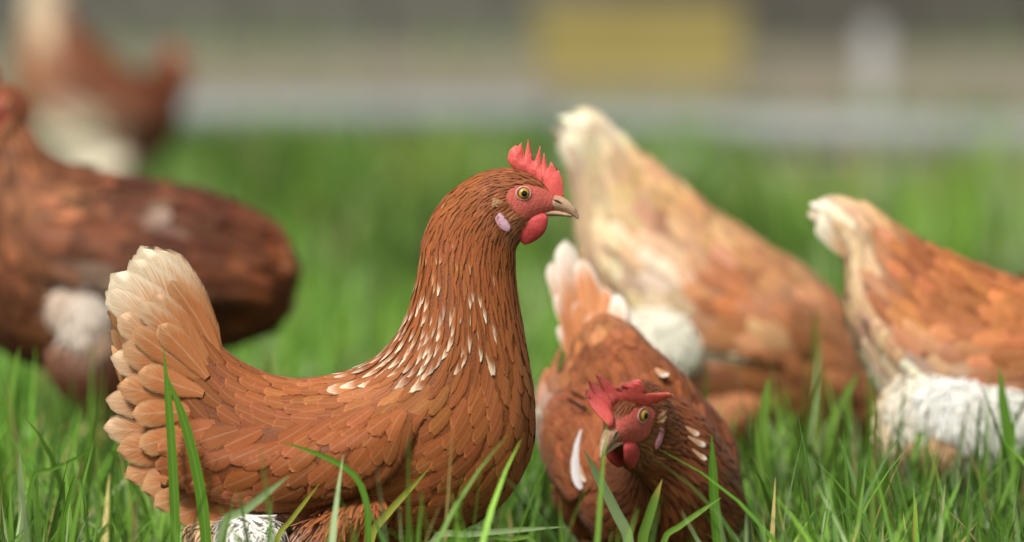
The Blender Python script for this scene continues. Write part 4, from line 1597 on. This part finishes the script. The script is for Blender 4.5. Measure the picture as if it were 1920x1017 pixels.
loc, S, p2l, l2p = tracer(957, 1330)
ST = [(1066, 214, 1048, 254, 24, 0.1), (1104, 206, 1062, 300, 36, 0.2), (1146, 236, 1078, 400, 44, 0.25), (1200, 284, 1100, 550, 66, 0.25),
      (1268, 336, 1150, 664, 94, 0.15), (1340, 396, 1222, 748, 118, 0.05), (1420, 448, 1320, 792, 130), (1500, 498, 1420, 816, 128),
      (1560, 548, 1510, 828, 112), (1608, 612, 1580, 820, 86), (1648, 680, 1616, 818, 64), (1690, 745, 1645, 838, 54), (1722, 800, 1672, 880, 50)]
make_hen(dict(
    seed=61, loc=loc, S=S, p2l=p2l, l2p=l2p, stations=ST, head=(rotm(0, R(75)), p2l(1735, 905)), fs=1.0,
    label='large pale buff hen with raised cream tail, head down, behind the front hens',
    base=(0.44, 0.185, 0.08), res=(150, 72), var=0.2,
    blobs=[(1100, 260, 95, 90, (0.84, 0.72, 0.52), 1.25), (1130, 430, 95, 130, (0.72, 0.52, 0.32), 1.1), (1250, 340, 90, 60, (0.72, 0.44, 0.22), 0.9),
           (1300, 480, 60, 50, (0.70, 0.45, 0.26), 0.8), (1265, 520, 50, 35, (0.82, 0.70, 0.52), 0.9), (1240, 640, 78, 66, (0.86, 0.78, 0.60), 1.3),
           (1400, 560, 70, 60, (0.35, 0.11, 0.035), 0.8), (1480, 690, 120, 120, (0.38, 0.13, 0.045), 0.7), (1400, 450, 120, 40, (0.70, 0.40, 0.2), 0.7),
           (1530, 540, 60, 50, (0.62, 0.33, 0.18), 0.6), (1560, 780, 90, 60, (0.26, 0.08, 0.028), 0.7), (1470, 620, 30, 25, (0.7, 0.42, 0.25), 0.6)],
    lift=0.085, size=coarse_size, wing_size=coarse_wing, tip=default_tip, wing=(8.3, 3.4, 0.11, 0.2, 0.25, 0.32),
    tail=fan_tail(ST, 6, S, (0.66, 0.44, 0.24), (0.86, 0.76, 0.58), 0.5, wd=46), detail=False, tuft=0.022, fluff=[(1240, 632, 80, 72, -0.066, (0.90, 0.84, 0.70))],
    legs=[(1, (1340, 740), (1300, 860), (1330, 950)), (-1, (1370, 745), (1330, 865), (1370, 950))]))

# ---- right hen
loc, S, p2l, l2p = tracer(1035, 1850)
ST = [(1530, 380, 1526, 412, 22, 0.1), (1568, 368, 1556, 440, 30, 0.2), (1622, 382, 1584, 488, 42, 0.25), (1664, 412, 1590, 610, 66, 0.25),
      (1722, 448, 1652, 742, 94, 0.15), (1792, 480, 1712, 840, 118, 0.05), (1872, 510, 1804, 868, 130), (1960, 535, 1912, 872, 130),
      (2040, 548, 2030, 850, 120), (2095, 535, 2120, 790, 104), (2125, 490, 2185, 700, 84), (2142, 430, 2205, 600, 64), (2158, 375, 2215, 510, 54)]
make_hen(dict(
    seed=71, loc=loc, S=S, p2l=p2l, l2p=l2p, stations=ST, head=(rotm(0), p2l(2270, 385)), fs=1.0,
    label='buff and brown hen cut by the right edge, white fluff under its tail',
    base=(0.40, 0.135, 0.045), res=(150, 72), var=0.2,
    blobs=[(1560, 400, 60, 45, (0.86, 0.76, 0.58), 1.2), (1620, 520, 45, 110, (0.74, 0.52, 0.32), 1.1), (1680, 430, 60, 30, (0.70, 0.42, 0.22), 0.8),
           (1770, 790, 120, 72, (0.90, 0.84, 0.72), 1.4), (1665, 760, 50, 90, (0.80, 0.64, 0.44), 1.0), (1890, 760, 40, 35, (0.84, 0.74, 0.6), 0.8),
           (1690, 500, 35, 40, (0.36, 0.1, 0.032), 0.8), (1800, 640, 50, 22, (0.62, 0.33, 0.17), 0.7), (1900, 860, 70, 50, (0.25, 0.07, 0.025), 0.8)],
    lift=0.085, size=coarse_size, wing_size=coarse_wing, tip=default_tip, wing=(8.3, 3.6, 0.11, 0.22, 0.25, 0.32),
    tail=fan_tail(ST, 6, S, (0.62, 0.36, 0.18), (0.86, 0.78, 0.6), 0.5, wd=46), detail=False, tuft=0.018, fluff=[(1740, 765, 84, 84, -0.062, (0.88, 0.80, 0.66)), (1785, 755, 92, 70, -0.070, (0.92, 0.89, 0.82)), (1850, 775, 88, 72, -0.074, (0.91, 0.87, 0.79)), (1690, 790, 50, 80, -0.05, (0.80, 0.64, 0.44)), (1745, 835, 60, 40, -0.066, (0.62, 0.38, 0.22))],
    legs=[(1, (1850, 790), (1800, 910), (1840, 1025)), (-1, (1880, 790), (1830, 915), (1890, 1025))]))

# ---- dark hen at the left, facing left
loc, S, p2l, l2p = tracer(925, 220)
ST = [(550, 478, 552, 545, 22, 0.1), (527, 428, 530, 598, 50, 0.1), (472, 392, 470, 634, 82, 0.1), (402, 362, 392, 656, 108, 0.05),
      (312, 342, 290, 668, 128), (222, 328, 182, 682, 134), (150, 312, 72, 682, 130), (106, 295, -8, 642, 120),
      (78, 272, -48, 560, 102), (62, 246, -62, 462, 82), (50, 222, -62, 376, 62), (40, 196, -58, 306, 52)]
make_hen(dict(
    seed=81, loc=loc, S=S, p2l=p2l, l2p=l2p, stations=ST, head=(rotm(R(180 + 62)), p2l(0, 212)), fs=1.0, noflip=True,
    label='dark chestnut hen at the left edge, rounded rump towards the right',
    base=(0.105, 0.031, 0.013), res=(150, 72), var=0.25,
    blobs=[(40, 360, 90, 120, (0.30, 0.115, 0.05), 0.8), (150, 565, 50, 60, (0.6, 0.44, 0.34), 0.9), (265, 398, 24, 20, (0.6, 0.42, 0.33), 0.9),
           (490, 520, 80, 120, (0.17, 0.048, 0.016), 0.8), (330, 450, 90, 80, (0.085, 0.025, 0.012), 0.7), (60, 620, 60, 60, (0.32, 0.12, 0.05), 0.7)],
    lift=0.085, size=coarse_size, wing_size=coarse_wing, tip=default_tip, wing=(7.6, 2.4, 0.11, 0.18, 0.25, 0.30),
    tail=[(430, 440, 545, 470, 60, 0.01, 0.02, 0.02, (0.2, 0.06, 0.02), (0.24, 0.08, 0.03), 0.2),
          (430, 460, 553, 500, 60, 0.02, 0.03, 0.02, (0.2, 0.06, 0.02), (0.24, 0.08, 0.03), 0.2)],
    detail=False, near=1, fwd=(-1, 0, 0), tuft=0.018, wing_bulge=0.015, fluff=[(140, 560, 44, 60, -0.066, (0.74, 0.58, 0.46)), (168, 585, 46, 72, -0.070, (0.82, 0.70, 0.60)), (185, 630, 36, 50, -0.066, (0.50, 0.32, 0.22))],
    legs=[(1, (200, 640), (230, 780), (200, 915)), (-1, (170, 640), (205, 780), (160, 915))]))

# ---- far hen at upper left
loc, S, p2l, l2p = tracer(475, 200)
ST = [(64, -48, 54, -10, 8, 0.1), (104, -38, 40, 70, 16, 0.2), (130, 16, 30, 150, 30, 0.25), (160, 56, 44, 235, 58, 0.2),
      (196, 88, 98, 300, 80, 0.1), (232, 122, 172, 322, 86), (272, 138, 245, 322, 84), (300, 148, 300, 292, 68),
      (310, 140, 332, 245, 48), (305, 128, 338, 205, 36), (300, 118, 335, 180, 32)]
make_hen(dict(
    seed=91, loc=loc, S=S, p2l=p2l, l2p=l2p, stations=ST, head=(rotm(R(55)), p2l(316, 156)), fs=1.15, noflip=True,
    label='small far brown hen with upright cream tail at the upper left',
    base=(0.145, 0.043, 0.018), res=(130, 64), var=0.2,
    blobs=[(80, 30, 40, 90, (0.78, 0.60, 0.42), 1.2), (40, 120, 40, 60, (0.36, 0.17, 0.08), 0.8), (180, 270, 72, 46, (0.84, 0.74, 0.56), 1.35),
           (100, 170, 40, 40, (0.36, 0.17, 0.08), 0.7), (290, 190, 50, 70, (0.15, 0.045, 0.018), 0.7)],
    lift=0.085, size=coarse_size, wing_size=coarse_wing, tip=default_tip, wing=(7.0, 3.2, 0.11, 0.2, 0.25, 0.31),
    tail=fan_tail(ST, 5, S, (0.55, 0.33, 0.17), (0.80, 0.66, 0.48), 0.5, wd=40), detail=False, fluff=[(185, 272, 66, 44, -0.05, (0.84, 0.74, 0.56))],
    legs=[(1, (190, 300), (175, 380), (190, 450)), (-1, (200, 300), (190, 380), (210, 450))]))
